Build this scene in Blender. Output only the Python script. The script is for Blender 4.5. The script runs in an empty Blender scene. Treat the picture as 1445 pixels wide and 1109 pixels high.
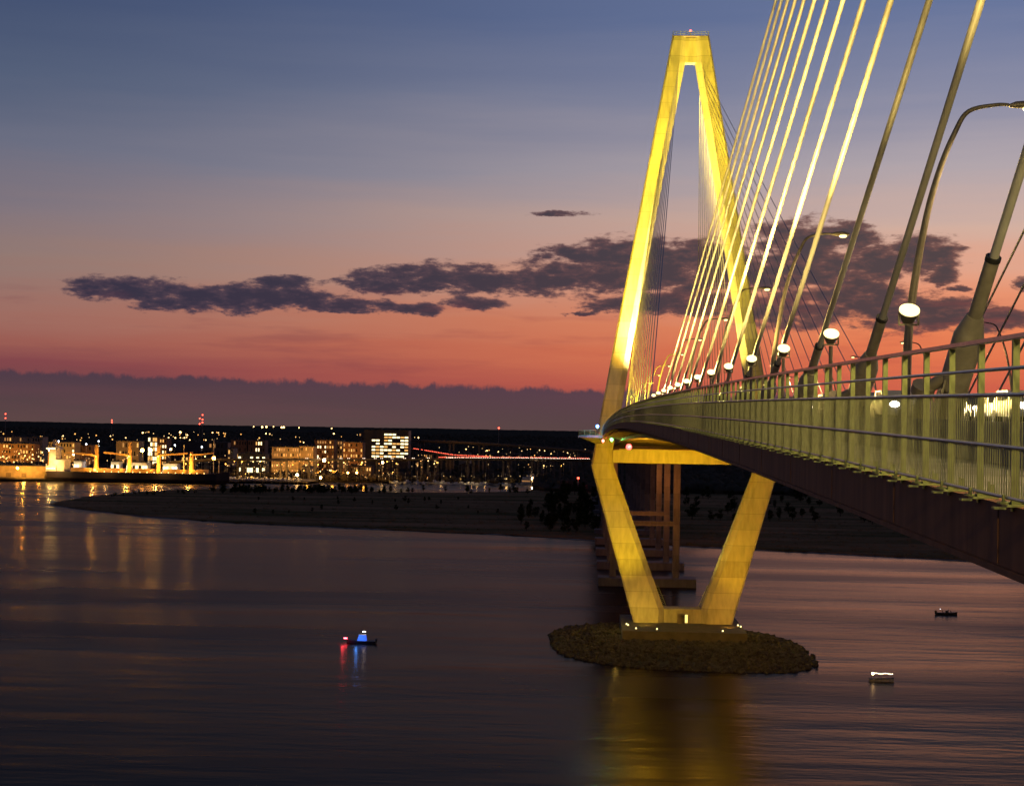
import bpy, math, random
from mathutils import Vector, Matrix
rnd = random.Random(7)
sc = bpy.context.scene
COL = sc.collection
PI = math.pi

# ------------------------------------------------------------------ camera
F, IW, IH = 2260.0, 1445, 1109
EYE = Vector((0, 0, 60))
ROT = Matrix.Rotation(math.radians(2.695), 3, 'Z') @ Matrix.Rotation(PI/2 + math.radians(1.31), 3, 'X') @ Matrix.Rotation(math.radians(1.0), 3, 'Z')
cd = bpy.data.cameras.new('camera')
cam = bpy.data.objects.new('camera', cd); COL.objects.link(cam)
cam.matrix_world = Matrix.Translation(EYE) @ ROT.to_4x4()
cd.sensor_width = 36; cd.lens = F/IW*36; cd.clip_end = 200000; cd.clip_start = .1
sc.camera = cam

def ray(x, y):
    return ROT @ Vector(((x-IW/2)/F, -(y-IH/2)/F, -1))
def ground(x, y, z=0.0):            # point of the level z that is seen at x, y of the photograph
    r = ray(x, y); t = (z-60)/r.z
    return Vector((r.x*t, r.y*t, z))
def atd(x, y, d):                   # point at distance d along the bridge axis
    r = ray(x, y); t = d/r.y
    return Vector((r.x*t, d, 60 + r.z*t))

# ------------------------------------------------------------------ mesh helpers
class MB:
    def __init__(s): s.v = []; s.f = []
    def box(s, x0, x1, y0, y1, z0, z1):
        n = len(s.v)
        s.v += [(x0,y0,z0),(x1,y0,z0),(x1,y1,z0),(x0,y1,z0),(x0,y0,z1),(x1,y0,z1),(x1,y1,z1),(x0,y1,z1)]
        s.f += [(n,n+3,n+2,n+1),(n+4,n+5,n+6,n+7),(n,n+1,n+5,n+4),(n+1,n+2,n+6,n+5),(n+2,n+3,n+7,n+6),(n+3,n,n+4,n+7)]
        return s
    def cbox(s, c, d): return s.box(c[0]-d[0]/2, c[0]+d[0]/2, c[1]-d[1]/2, c[1]+d[1]/2, c[2]-d[2]/2, c[2]+d[2]/2)
    def loft(s, rings, closed=True, caps=True):
        n = len(s.v); k = len(rings[0])
        for r in rings: s.v += [tuple(p) for p in r]
        for i in range(len(rings)-1):
            a = n+i*k; b = a+k
            for j in range(k if closed else k-1):
                j2 = (j+1) % k
                s.f.append((a+j, a+j2, b+j2, b+j))
        if caps and closed:
            s.f.append(tuple(range(n+k-1, n-1, -1)))
            e = n+(len(rings)-1)*k
            s.f.append(tuple(range(e, e+k)))
        return s
    def tube(s, pts, rad, seg=8, caps=True):
        pts = [Vector(p) for p in pts]; rings = []
        if not isinstance(rad, (list, tuple)): rad = [rad]*len(pts)
        ref = None
        for i, p in enumerate(pts):
            t = (pts[min(i+1, len(pts)-1)] - pts[max(i-1, 0)]).normalized()
            if ref is None:
                ref = Vector((1,0,0)) if abs(t.x) < .8 else Vector((0,1,0))
            a = (ref - t*ref.dot(t)).normalized(); b = t.cross(a); ref = a
            rings.append([p + (a*math.cos(2*PI*j/seg) + b*math.sin(2*PI*j/seg))*rad[i] for j in range(seg)])
        return s.loft(rings, True, caps)
    def beam(s, p, q, w, h):          # rectangular bar from p to q
        p, q = Vector(p), Vector(q); t = (q-p).normalized()
        up = Vector((0,0,1)) if abs(t.z) < .95 else Vector((0,1,0))
        a = t.cross(up).normalized(); b = a.cross(t)
        R = lambda c: [c+a*w/2+b*h/2, c-a*w/2+b*h/2, c-a*w/2-b*h/2, c+a*w/2-b*h/2]
        return s.loft([R(p), R(q)])
    def ball(s, c, r, seg=8, rings=5, sq=(1,1,1)):
        n = len(s.v); c = Vector(c)
        s.v.append((c.x, c.y, c.z-r*sq[2]))
        for i in range(1, rings):
            th = -PI/2 + PI*i/rings
            for j in range(seg):
                s.v.append((c.x+r*sq[0]*math.cos(th)*math.cos(2*PI*j/seg), c.y+r*sq[1]*math.cos(th)*math.sin(2*PI*j/seg), c.z+r*sq[2]*math.sin(th)))
        s.v.append((c.x, c.y, c.z+r*sq[2])); e = len(s.v)-1
        for j in range(seg):
            s.f.append((n, n+1+(j+1)%seg, n+1+j))
            s.f.append((e, e-seg+j, e-seg+(j+1)%seg))
        for i in range(rings-2):
            a = n+1+i*seg
            for j in range(seg): s.f.append((a+j, a+(j+1)%seg, a+seg+(j+1)%seg, a+seg+j))
        return s
    def mesh(s, name, mat, smooth=False):
        m = bpy.data.meshes.new(name); m.from_pydata(s.v, [], s.f); m.materials.append(mat)
        if smooth:
            m.polygons.foreach_set('use_smooth', [True]*len(m.polygons))
            try: m.set_sharp_from_angle(angle=math.radians(40))
            except Exception: pass
        m.update(); return m
    def build(s, name, mat, parent=None, smooth=False, loc=None, rot=None):
        return link(name, s.mesh(name, mat, smooth), parent, loc, rot)

def link(name, data, parent=None, loc=None, rot=None):
    o = bpy.data.objects.new(name, data); COL.objects.link(o)
    if parent is not None: o.parent = parent
    if loc is not None: o.location = loc
    if rot is not None: o.rotation_euler = rot
    return o
def tag(o, label=None, cat=None, group=None, kind=None):
    if label: o['label'] = label
    if cat: o['category'] = cat
    if group: o['group'] = group
    if kind: o['kind'] = kind
    return o
def thing(name, label, cat, loc=(0,0,0), rz=0, group=None):
    o = link(name, None, None, loc, (0,0,rz)); o.empty_display_size = .1
    return tag(o, label, cat, group)
def kids(o): return [c for c in ALLKIDS.get(o.name, [])]
ALLKIDS = {}
def copy_tree(o, parent=None):
    c = o.copy(); COL.objects.link(c); c.parent = parent
    for ch in o.children: copy_tree(ch, c)
    return c
def clone(o, loc, rz=0, label=None, group=None, scale=None):
    c = copy_tree(o); c.location = loc; c.rotation_euler = (0,0,rz)
    if scale: c.scale = scale if isinstance(scale, tuple) else (scale,)*3
    if label: c['label'] = label
    if group: c['group'] = group
    return c
NTH = ['nearest','second','third','fourth','fifth','sixth','seventh','eighth','ninth','tenth','eleventh','twelfth','thirteenth','fourteenth','fifteenth']

# ------------------------------------------------------------------ materials
def newmat(name):
    m = bpy.data.materials.new(name); m.use_nodes = True
    nt = m.node_tree; b = nt.nodes['Principled BSDF']
    return m, nt, b
def mat(name, col, rough=.6, metal=0, var=.25, scale=1.0, bump=.0, stretch=(1,1,1), spec=.5, col2=None):
    m, nt, b = newmat(name); N = nt.nodes; L = nt.links
    tc = N.new('ShaderNodeTexCoord'); mp = N.new('ShaderNodeMapping'); mp.inputs['Scale'].default_value = stretch
    L.new(tc.outputs['Object'], mp.inputs['Vector'])
    nz = N.new('ShaderNodeTexNoise'); nz.inputs['Scale'].default_value = scale; nz.inputs['Detail'].default_value = 6
    L.new(mp.outputs[0], nz.inputs['Vector'])
    r = N.new('ShaderNodeValToRGB'); e = r.color_ramp.elements
    e[0].position = .3; e[1].position = .72
    c2 = col2 or tuple(min(1, c*(1+var)) for c in col)
    e[0].color = (*[c*(1-var) for c in col], 1) if not col2 else (*col, 1)
    e[1].color = (*c2, 1)
    L.new(nz.outputs[0], r.inputs[0]); L.new(r.outputs[0], b.inputs['Base Color'])
    b.inputs['Roughness'].default_value = rough; b.inputs['Metallic'].default_value = metal
    b.inputs['Specular IOR Level'].default_value = spec
    if bump:
        bp = N.new('ShaderNodeBump'); bp.inputs['Strength'].default_value = bump; bp.inputs['Distance'].default_value = .05
        L.new(nz.outputs[0], bp.inputs['Height']); L.new(bp.outputs[0], b.inputs['Normal'])
    return m
def emat(name, col, s, sample=True):
    m, nt, b = newmat(name)
    b.inputs['Base Color'].default_value = (.3,.3,.3,1)
    b.inputs['Emission Color'].default_value = (*col, 1); b.inputs['Emission Strength'].default_value = s
    if not sample:
        try: m.cycles.emission_sampling = 'NONE'
        except Exception: pass
    return m

# tower concrete: cast lifts with thin dark joints
def concrete(name, col, joint=4.6):
    m, nt, b = newmat(name); N = nt.nodes; L = nt.links
    g = N.new('ShaderNodeNewGeometry'); sp = N.new('ShaderNodeSeparateXYZ'); L.new(g.outputs['Position'], sp.inputs[0])
    md = N.new('ShaderNodeMath'); md.operation = 'MODULO'; md.inputs[1].default_value = joint; L.new(sp.outputs['Z'], md.inputs[0])
    lt = N.new('ShaderNodeMath'); lt.operation = 'LESS_THAN'; lt.inputs[1].default_value = .11; L.new(md.outputs[0], lt.inputs[0])
    fl = N.new('ShaderNodeMath'); fl.operation = 'DIVIDE'; fl.inputs[1].default_value = joint; L.new(sp.outputs['Z'], fl.inputs[0])
    fr = N.new('ShaderNodeMath'); fr.operation = 'FLOOR'; L.new(fl.outputs[0], fr.inputs[0])
    wn = N.new('ShaderNodeTexWhiteNoise'); wn.noise_dimensions = '1D'; L.new(fr.outputs[0], wn.inputs['W'])
    nz = N.new('ShaderNodeTexNoise'); nz.inputs['Scale'].default_value = .35; nz.inputs['Detail'].default_value = 8
    mp = N.new('ShaderNodeMapping'); mp.inputs['Scale'].default_value = (2.5, 2.5, .6); L.new(g.outputs['Position'], mp.inputs[0]); L.new(mp.outputs[0], nz.inputs['Vector'])
    ad = N.new('ShaderNodeMath'); ad.operation = 'MULTIPLY_ADD'; ad.inputs[1].default_value = .35; L.new(wn.outputs[0], ad.inputs[0]); L.new(nz.outputs[0], ad.inputs[2])
    r = N.new('ShaderNodeValToRGB'); e = r.color_ramp.elements; e[0].position = .35; e[1].position = 1.0
    e[0].color = (*[c*.6 for c in col], 1); e[1].color = (*[c*1.15 for c in col], 1)
    L.new(ad.outputs[0], r.inputs[0])
    mx = N.new('ShaderNodeMix'); mx.data_type = 'RGBA'; L.new(lt.outputs[0], mx.inputs['Factor']); L.new(r.outputs[0], mx.inputs['A'])
    mx.inputs['B'].default_value = (*[c*.55 for c in col], 1)
    L.new(mx.outputs['Result'], b.inputs['Base Color']); b.inputs['Roughness'].default_value = .8
    bp = N.new('ShaderNodeBump'); bp.inputs['Strength'].default_value = .25; bp.inputs['Distance'].default_value = .1
    L.new(nz.outputs[0], bp.inputs['Height']); L.new(bp.outputs[0], b.inputs['Normal'])
    return m
M = {}
M['tower'] = concrete('tower_concrete', (.52,.47,.33))
M['pier'] = concrete('pier_concrete', (.23,.19,.16), 6)
M['conc'] = mat('deck_concrete', (.30,.27,.23), .85, var=.3, scale=.7, bump=.3)
M['asph'] = mat('asphalt', (.05,.05,.05), .8, var=.3, scale=2)
M['fascia'] = mat('glow_tinted_fascia', (.30,.125,.055), .75, var=.3, scale=.9, stretch=(1,3,.4), bump=.2)  # orange city glow on the fascia put into its brown base colour
M['steel'] = mat('girder_steel', (.17,.13,.1), .6, var=.3, scale=.8)
M['galv_tint'] = mat('lamp_tinted_steel', (.36,.39,.14), .45, .2, var=.2, scale=6)  # yellow-green lamplight on the railing put into the base colour
M['rail'] = mat('rail_steel', (.5,.45,.4), .28, .7, var=.2, scale=5)
M['pole'] = mat('pole_steel', (.27,.23,.17), .5, .4, var=.2, scale=3)
M['dark'] = mat('dark_rubber', (.02,.02,.02), .6)
M['white'] = mat('white_paint', (.62,.62,.6), .5, var=.12, scale=1)
M['glass'] = mat('dark_glass', (.02,.025,.03), .1, var=.2)
# stay pipes: off-white plastic with a fine spiral rib and handling grime
def cablemat():
    m, nt, b = newmat('cable_pipe'); N = nt.nodes; L = nt.links
    g = N.new('ShaderNodeNewGeometry'); mp = N.new('ShaderNodeMapping'); mp.inputs['Scale'].default_value = (.6,.6,.6)
    L.new(g.outputs['Position'], mp.inputs[0])
    nz = N.new('ShaderNodeTexNoise'); nz.inputs['Scale'].default_value = .5; nz.inputs['Detail'].default_value = 5; L.new(mp.outputs[0], nz.inputs['Vector'])
    r = N.new('ShaderNodeValToRGB'); e = r.color_ramp.elements; e[0].position=.3; e[1].position=.7
    e[0].color=(.42,.39,.33,1); e[1].color=(.62,.6,.54,1); L.new(nz.outputs[0], r.inputs[0]); L.new(r.outputs[0], b.inputs['Base Color'])
    wv = N.new('ShaderNodeTexWave'); wv.bands_direction = 'Z'; wv.inputs['Scale'].default_value = .5; wv.inputs['Distortion'].default_value = .3
    L.new(g.outputs['Position'], wv.inputs['Vector'])
    bp = N.new('ShaderNodeBump'); bp.inputs['Strength'].default_value = .25; bp.inputs['Distance'].default_value = .04
    L.new(wv.outputs[1], bp.inputs['Height']); L.new(bp.outputs[0], b.inputs['Normal'])
    b.inputs['Roughness'].default_value = .45
    return m
M['cable'] = cablemat()
YEL = (1.0, .73, .03); WARM = (1.0, .74, .28); SOD = (1.0, .42, .06)
M['lens'] = emat('flood_lens', (1,.82,.34), 2.6)
M['head'] = emat('lamp_lens', (1,.78,.28), 3)
M['hl'] = emat('headlight_glow', (1,.88,.66), 25)
M['hl_far'] = emat('far_headlight_glow', (1,.75,.55), 4)
M['tl'] = emat('tail_light_glow', (1,.06,.03), 10)
M['tl_far'] = emat('far_tail_light_glow', (1,.12,.06), 5)
M['sod'] = emat('orange_lamp_glow', SOD, 9)
M['sodw'] = emat('warm_lamp_glow', (1,.6,.2), 7)
M['wht'] = emat('white_lamp_glow', (.85,.9,1), 5)
M['red'] = emat('red_beacon_glow', (1,.10,.08), 6)
M['rednav'] = emat('red_nav_glow', (1,.08,.08), 5)
M['blue'] = emat('blue_beacon_glow', (.06,.3,1), 7)
M['green'] = emat('green_beacon_glow', (.05,1,.15), 5)
M['sodbig'] = emat('bright_orange_glow', SOD, 70); M['warmbig'] = emat('bright_warm_glow', (1,.62,.22), 50)
M['soddim'] = emat('dim_orange_glow', (1,.45,.1), 2.2); M['warmdim'] = emat('dim_warm_glow', (1,.6,.22), 2.2)
M['win'] = emat('lit_window_warm', (1,.5,.12), 1.1, False)
M['win2'] = emat('lit_window_bright', (1,.78,.4), 2.6, False)
M['win3'] = emat('lit_window_dim', (1,.45,.12), .45, False)
M['bluewin'] = emat('lit_cabin_blue', (.01,.13,1), 1.0)

# ------------------------------------------------------------------ world: dusk sky with cloud bands, all by direction
world = bpy.data.worlds.new('World'); sc.world = world; world.use_nodes = True
nt = world.node_tree; N = nt.nodes; L = nt.links; N.clear()
out = N.new('ShaderNodeOutputWorld'); bg = N.new('ShaderNodeBackground'); L.new(bg.outputs[0], out.inputs[0])
def sock(v, inp):
    if isinstance(v, (int, float)): inp.default_value = v
    else: L.new(v, inp)
def mth(op, a, b=0.0, c=0.0, clamp=False):
    n = N.new('ShaderNodeMath'); n.operation = op; n.use_clamp = clamp
    sock(a, n.inputs[0]); sock(b, n.inputs[1]); sock(c, n.inputs[2]); return n.outputs[0]
def srgb(r, g, b):
    f = lambda c: (c/255/12.92) if c/255 <= .04045 else ((c/255+.055)/1.055)**2.4
    return (f(r), f(g), f(b), 1)
def ramp(fac, stops, interp='LINEAR'):
    n = N.new('ShaderNodeValToRGB'); n.color_ramp.interpolation = interp; e = n.color_ramp.elements
    while len(e) < len(stops): e.new(.5)
    for k, (p, c) in enumerate(stops): e[k].position = p; e[k].color = c
    sock(fac, n.inputs[0]); return n.outputs[0]
def mix(f, a, b):
    n = N.new('ShaderNodeMix'); n.data_type = 'RGBA'; sock(f, n.inputs['Factor'])
    for v, k in ((a,'A'),(b,'B')):
        if isinstance(v, tuple): n.inputs[k].default_value = v
        else: L.new(v, n.inputs[k])
    return n.outputs['Result']
def noise(vec, scale, detail, rough=.55):
    n = N.new('ShaderNodeTexNoise'); n.inputs['Scale'].default_value = scale; n.inputs['Detail'].default_value = detail
    n.inputs['Roughness'].default_value = rough; L.new(vec, n.inputs['Vector']); return n.outputs[0]
def smooth(v, a, b):
    n = N.new('ShaderNodeMapRange'); n.interpolation_type = 'SMOOTHSTEP'
    sock(v, n.inputs['Value']); n.inputs['From Min'].default_value = a; n.inputs['From Max'].default_value = b; return n.outputs[0]
tc = N.new('ShaderNodeTexCoord'); sp = N.new('ShaderNodeSeparateXYZ'); L.new(tc.outputs['Generated'], sp.inputs[0])
az = mth('MULTIPLY', mth('ARCTAN2', sp.outputs['X'], sp.outputs['Y']), 180/PI)       # degrees, 0 = along the bridge
el = mth('MULTIPLY', mth('ARCSINE', sp.outputs['Z']), 180/PI)
def comb(a, b):
    n = N.new('ShaderNodeCombineXYZ'); sock(a, n.inputs[0]); sock(b, n.inputs[1]); return n.outputs[0]
# long soft streaks shift the elevation at which colours are read
streak = noise(comb(mth('MULTIPLY', az, .06), mth('MULTIPLY', el, .75)), 1.0, 4)
elw = mth('ADD', el, mth('MULTIPLY', mth('SUBTRACT', streak, .5), 2.2))
f = mth('DIVIDE', elw, 30.0, clamp=True)
P = lambda dy: math.degrees(math.atan(dy/F))/30.0
left = ramp(f, [(0, srgb(92,66,68)), (P(70), srgb(128,70,76)), (P(110), srgb(152,92,84)), (P(150), srgb(156,108,98)), (P(215), srgb(144,120,114)),
                (P(290), srgb(128,116,124)), (P(370), srgb(104,108,128)), (P(470), srgb(82,94,120)), (P(590), srgb(66,80,112)), (1, srgb(36,52,88))])
right = ramp(f, [(0, srgb(150,70,58)), (P(60), srgb(208,98,74)), (P(105), srgb(228,118,78)), (P(150), srgb(234,134,90)), (P(215), srgb(230,160,130)),
                 (P(290), srgb(212,176,160)), (P(370), srgb(178,166,172)), (P(470), srgb(138,140,164)), (P(590), srgb(104,118,156)), (1, srgb(52,68,108))])
sky = mix(smooth(az, -24, 16), left, right)
# away from the afterglow the sky falls to a dull blue
cosd = mth('COSINE', mth('MULTIPLY', mth('SUBTRACT', az, 10), PI/180))
back = smooth(cosd, .75, -.2)
sky = mix(back, sky, ramp(f, [(0, srgb(66,58,70)), (.3, srgb(52,58,84)), (1, srgb(34,44,74))]))
# cloud puffs given as (azimuth, elevation, half sizes) in photograph pixels -> degrees
def puff(cx, cy, rx, ry):
    r = ray(cx, cy); a = math.degrees(math.atan2(r.x, r.y)); e = math.degrees(math.atan2(r.z, math.hypot(r.x, r.y)))
    return a, e, rx/39.4, ry/39.4
wv = comb(mth('MULTIPLY', az, .55), mth('MULTIPLY', el, 1.5))
n1 = noise(wv, 1.7, 9, .64)
n2 = noise(wv, 5.0, 6, .6)
dx = mth('MULTIPLY', mth('SUBTRACT', n2, .5), .5)
azc = mth('ADD', az, dx); elc = mth('ADD', el, mth('MULTIPLY', dx, .6))
puffs = [(190,408,80,15),(300,422,110,17),(385,418,90,16),(400,400,45,10),(480,430,85,9),(545,398,65,15),(640,393,90,19),(590,436,36,8),(668,428,36,9),
 (725,398,90,17),(810,388,90,18),(835,358,75,13),(900,360,80,24),(925,390,130,24),(990,370,90,26),(950,428,120,15),(850,432,28,8),
 (1060,390,90,20),(1135,345,62,32),(1200,335,38,20),(1150,382,120,24),(1235,372,70,20),(1300,362,48,26),(1330,385,20,14),
 (1120,438,80,22),(1215,420,70,28),(1270,440,60,26),(1330,435,60,18),(1395,450,60,16),(1300,455,40,12),(1352,408,16,4),(1445,400,16,8),(800,302,38,4),(820,443,20,3)]
fld = None
for p_ in puffs:
    a, e, ra, re = puff(*p_)
    u = mth('DIVIDE', mth('SUBTRACT', azc, a), ra); v = mth('DIVIDE', mth('SUBTRACT', elc, e), re)
    q = mth('MULTIPLY_ADD', v, v, mth('MULTIPLY', u, u))
    fld = q if fld is None else mth('SMOOTH_MIN', fld, q, .5)
fld = mth('SUBTRACT', 1.5, fld)
cf = mth('ADD', fld, mth('ADD', mth('MULTIPLY', mth('SUBTRACT', n1, .5), 6.0), mth('MULTIPLY', mth('SUBTRACT', n2, .5), 1.2)))
gate = smooth(fld, -1.6, -.4)
cloud = mth('MULTIPLY', smooth(cf, -.35, .85), gate)
ccol = mix(smooth(az, -16, 12), srgb(46,46,66), srgb(68,60,66))
ccol = mix(mth('MULTIPLY', smooth(cf, 1.7, .3), .42), ccol, mix(smooth(az, -12, 10), srgb(104,78,88), srgb(150,92,80)))
sky = mix(mth('MULTIPLY', cloud, .96), sky, ccol)
# faint rose veil below the main band on the left
veil = mth('MULTIPLY', smooth(noise(comb(mth('MULTIPLY', az, .12), mth('MULTIPLY', el, .9)), 1.3, 4), .5, .68), smooth(el, 5.2, 4.2))
sky = mix(mth('MULTIPLY', veil, .35), sky, mix(smooth(az, -16, 12), srgb(112,62,74), srgb(186,84,72)))
# low cloud bank standing on the horizon with a bumpy top
bump_n = noise(comb(mth('MULTIPLY', az, 1.5), mth('MULTIPLY', el, 1.0)), 1.0, 9, .68)
top = mth('ADD', mth('MULTIPLY', az, -.012), mth('MULTIPLY_ADD', bump_n, .8, 1.1))
bank = smooth(mth('SUBTRACT', top, el), -.05, .15)
bcol = mix(smooth(az, -18, 14), ramp(mth('DIVIDE', el, 2.2, clamp=True), [(0, srgb(88,70,68)), (.45, srgb(84,64,70)), (1, srgb(74,56,74))]),
           ramp(mth('DIVIDE', el, 2.2, clamp=True), [(0, srgb(88,68,70)), (.45, srgb(90,66,76)), (1, srgb(84,62,80))]))
bcol = mix(mth('MULTIPLY', smooth(streak, .45, .7), .25), bcol, srgb(112,70,78))
sky = mix(mth('MULTIPLY', bank, .97), sky, bcol)
sky = mix(smooth(el, .0, -3.0), sky, srgb(30,24,26))
L.new(sky, bg.inputs[0]); bg.inputs[1].default_value = 1.0
try:
    world.cycles.sampling_method = 'MANUAL'; world.cycles.sample_map_resolution = 512
except Exception: pass
sl = bpy.data.lights.new('afterglow_sun', 'SUN'); sl.energy = .05; sl.angle = math.radians(12); sl.color = (1,.5,.35)
so = link('afterglow_sun', sl); so.rotation_euler = (Vector((-.17,-.98,-.05))).to_track_quat('-Z','Y').to_euler()

def lamp(kind, loc, power, color, target=None, size=.3, cone=60, blend=.6, parent=None, name='lamp_light'):
    l = bpy.data.lights.new(name, kind); l.energy = power; l.color = color; l.shadow_soft_size = size
    if kind == 'SPOT': l.spot_size = math.radians(cone); l.spot_blend = blend
    o = link(name, l, None, loc)
    if target is not None: o.rotation_euler = (Vector(target)-Vector(loc)).to_track_quat('-Z','Y').to_euler()
    return o

# ------------------------------------------------------------------ water
def watermat():
    m, nt2, b = newmat('river_water'); N2 = nt2.nodes; L2 = nt2.links
    N2.remove(b); b = N2.new('ShaderNodeBsdfGlossy'); b.inputs['Color'].default_value = (.34,.287,.24,1)
    df = N2.new('ShaderNodeBsdfDiffuse'); df.inputs['Color'].default_value = (.016,.013,.013,1)
    fr2 = N2.new('ShaderNodeFresnel'); fr2.inputs['IOR'].default_value = 1.33
    ms = N2.new('ShaderNodeMixShader'); L2.new(fr2.outputs[0], ms.inputs[0]); L2.new(df.outputs[0], ms.inputs[1]); L2.new(b.outputs[0], ms.inputs[2])
    L2.new(ms.outputs[0], N2['Material Output'].inputs[0])
    g = N2.new('ShaderNodeNewGeometry')
    def nz(sx, sy, s, d, rot=0):
        mp = N2.new('ShaderNodeMapping'); mp.inputs['Scale'].default_value = (sx, sy, 1); mp.inputs['Rotation'].default_value = (0,0,rot)
        L2.new(g.outputs['Position'], mp.inputs[0])
        n = N2.new('ShaderNodeTexNoise'); n.inputs['Scale'].default_value = s; n.inputs['Detail'].default_value = d; L2.new(mp.outputs[0], n.inputs['Vector']); return n.outputs[0]
    big = nz(.25, 1.5, .012, 6, .12)
    mr = N2.new('ShaderNodeMapRange'); L2.new(big, mr.inputs[0]); mr.inputs[1].default_value=.35; mr.inputs[2].default_value=.68; mr.inputs[3].default_value=.17; mr.inputs[4].default_value=.33
    L2.new(mr.outputs[0], b.inputs['Roughness'])
    med = nz(.3, 1.0, .12, 5, -.1)
    sm = nz(.6, 1.0, .5, 3)
    ad = N2.new('ShaderNodeMath'); ad.operation = 'MULTIPLY_ADD'; ad.inputs[1].default_value = 6.0; L2.new(med, ad.inputs[0]); L2.new(sm, ad.inputs[2])
    a2 = N2.new('ShaderNodeMath'); a2.operation = 'MULTIPLY_ADD'; a2.inputs[1].default_value = 30.0; L2.new(big, a2.inputs[0]); L2.new(ad.outputs[0], a2.inputs[2])
    bp = N2.new('ShaderNodeBump'); bp.inputs['Strength'].default_value = .7; bp.inputs['Distance'].default_value = .085
    L2.new(a2.outputs[0], bp.inputs['Height']); L2.new(bp.outputs[0], b.inputs['Normal'])
    return m
M['water'] = watermat()
tag(MB().loft([[(-30000,-3000,0),(30000,-3000,0)],[(-30000,9000,0),(30000,9000,0)]], closed=False).build('water', M['water']), kind='structure')

# ------------------------------------------------------------------ land
M['marsh'] = mat('marsh_ground', (.085,.08,.03), .95, scale=.02, stretch=(.35,1.6,1), col2=(.42,.21,.10), spec=0)
M['land'] = mat('far_ground', (.022,.022,.016), .95, scale=.01, col2=(.05,.036,.026), spec=0)
M['grass'] = mat('marsh_grass', (.085,.085,.03), .9, scale=.02, stretch=(.35,1.6,1), col2=(.42,.21,.10), spec=0)
M['leaf'] = mat('tree_leaves', (.022,.028,.01), .85, scale=.25, col2=(.06,.07,.02), spec=0)
M['leafd'] = mat('woodland_leaves', (.05,.045,.03), .9, scale=.05, col2=(.13,.095,.06), spec=0)  # colour lifted to stand for haze over the far woods
M['bark'] = mat('tree_bark', (.05,.035,.025), .9, scale=4)
M['rock'] = mat('riprap_rock', (.022,.019,.016), .9, scale=.9, col2=(.10,.092,.078), bump=.5, spec=.2)
M['wharf'] = mat('wharf_concrete', (.16,.13,.1), .85, scale=.3)

def polygon_slab(name, pts, z0, z1, m):
    r0 = [(p[0], p[1], z0) for p in pts]; r1 = [(p[0], p[1], z1) for p in pts]
    return MB().loft([r0, r1]).build(name, m)
def jag(pts, amp):
    outp = []
    for i in range(len(pts)-1):
        a, b = Vector(pts[i]), Vector(pts[i+1]); n = max(2, int((b-a).length/14))
        for k in range(n):
            p = a.lerp(b, k/n); d = (b-a).normalized()
            outp.append(p + Vector((-d.y, d.x, 0))*rnd.uniform(-amp, amp))
    outp.append(Vector(pts[-1])); return outp
lower = [(72,712),(110,718),(200,728),(330,738),(450,743),(560,748),(700,754),(850,763),(980,771),(1150,780),(1300,788),(1390,793),(1500,799),(1620,806)]
upper = [(1900,690),(1300,672),(900,674),(850,680),(790,688),(740,694),(700,695),(640,696),(560,695.5),(500,693.5),(420,691),(320,689.5),(250,692),(180,697),(120,702),(85,708)]
MP = jag([ground(x, y) for x, y in lower], 1.6) + jag([ground(x, y) for x, y in upper], 3)
tag(polygon_slab('marsh', MP, -.5, .7, M['marsh']), kind='structure')
tag(polygon_slab('mud_bank', [Vector((p.x, p.y-3.5, 0)) for p in jag([ground(x, y) for x, y in lower], 2.5)] + [ground(x, y-6) for x, y in reversed(lower)], -.5, .25, mat('river_mud', (.05,.04,.032), .5, scale=.3)), kind='structure')
shore = [(-150,678.5),(-40,679),(60,679.5),(330,680),(560,680.5),(700,680.5),(800,681),(900,678)]
FP = [ground(x, y, 0) for x, y in shore]
tag(polygon_slab('far_shore', FP + [Vector((900, 2000, 0)), Vector((45000,60000,0)), Vector((-45000,60000,0)), Vector((-3500,2500,0))], -.6, 2.2, M['land']), kind='structure')
GZ = 2.2

def inside(p, poly):
    c = False; j = len(poly)-1
    for i in range(len(poly)):
        a, b = poly[i], poly[j]
        if (a[1] > p[1]) != (b[1] > p[1]) and p[0] < (b[0]-a[0])*(p[1]-a[1])/(b[1]-a[1])+a[0]: c = not c
        j = i
    return c
# grass tufts over the marsh: one mass
g = MB(); n = 0
while n < 4500:
    px = rnd.uniform(60, 1450); py = rnd.uniform(682, 800)
    p = ground(px, py, .7)
    if not inside(p, MP): continue
    n += 1
    h = rnd.uniform(.15, .55); w = rnd.uniform(1, 3.4)
    k = len(g.v); a = rnd.uniform(0, PI)
    for j in range(5):
        t = a + 2*PI*j/5; g.v.append((p.x+w*math.cos(t), p.y+w*.8*math.sin(t), .6))
    for j in range(5):
        t = a + .5 + 2*PI*j/5; g.v.append((p.x+w*.7*math.cos(t), p.y+w*.6*math.sin(t), .7+h*rnd.uniform(.5, 1.1)))
    for j in range(5): g.f.append((k+j, k+(j+1)%5, k+5+(j+1)%5, k+5+j))
    g.f.append(tuple(range(k+5, k+10)))
tag(g.build('marsh_grass', M['grass']), 'brown and dark green reeds covering the low marsh island', 'grass', kind='stuff')

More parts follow.
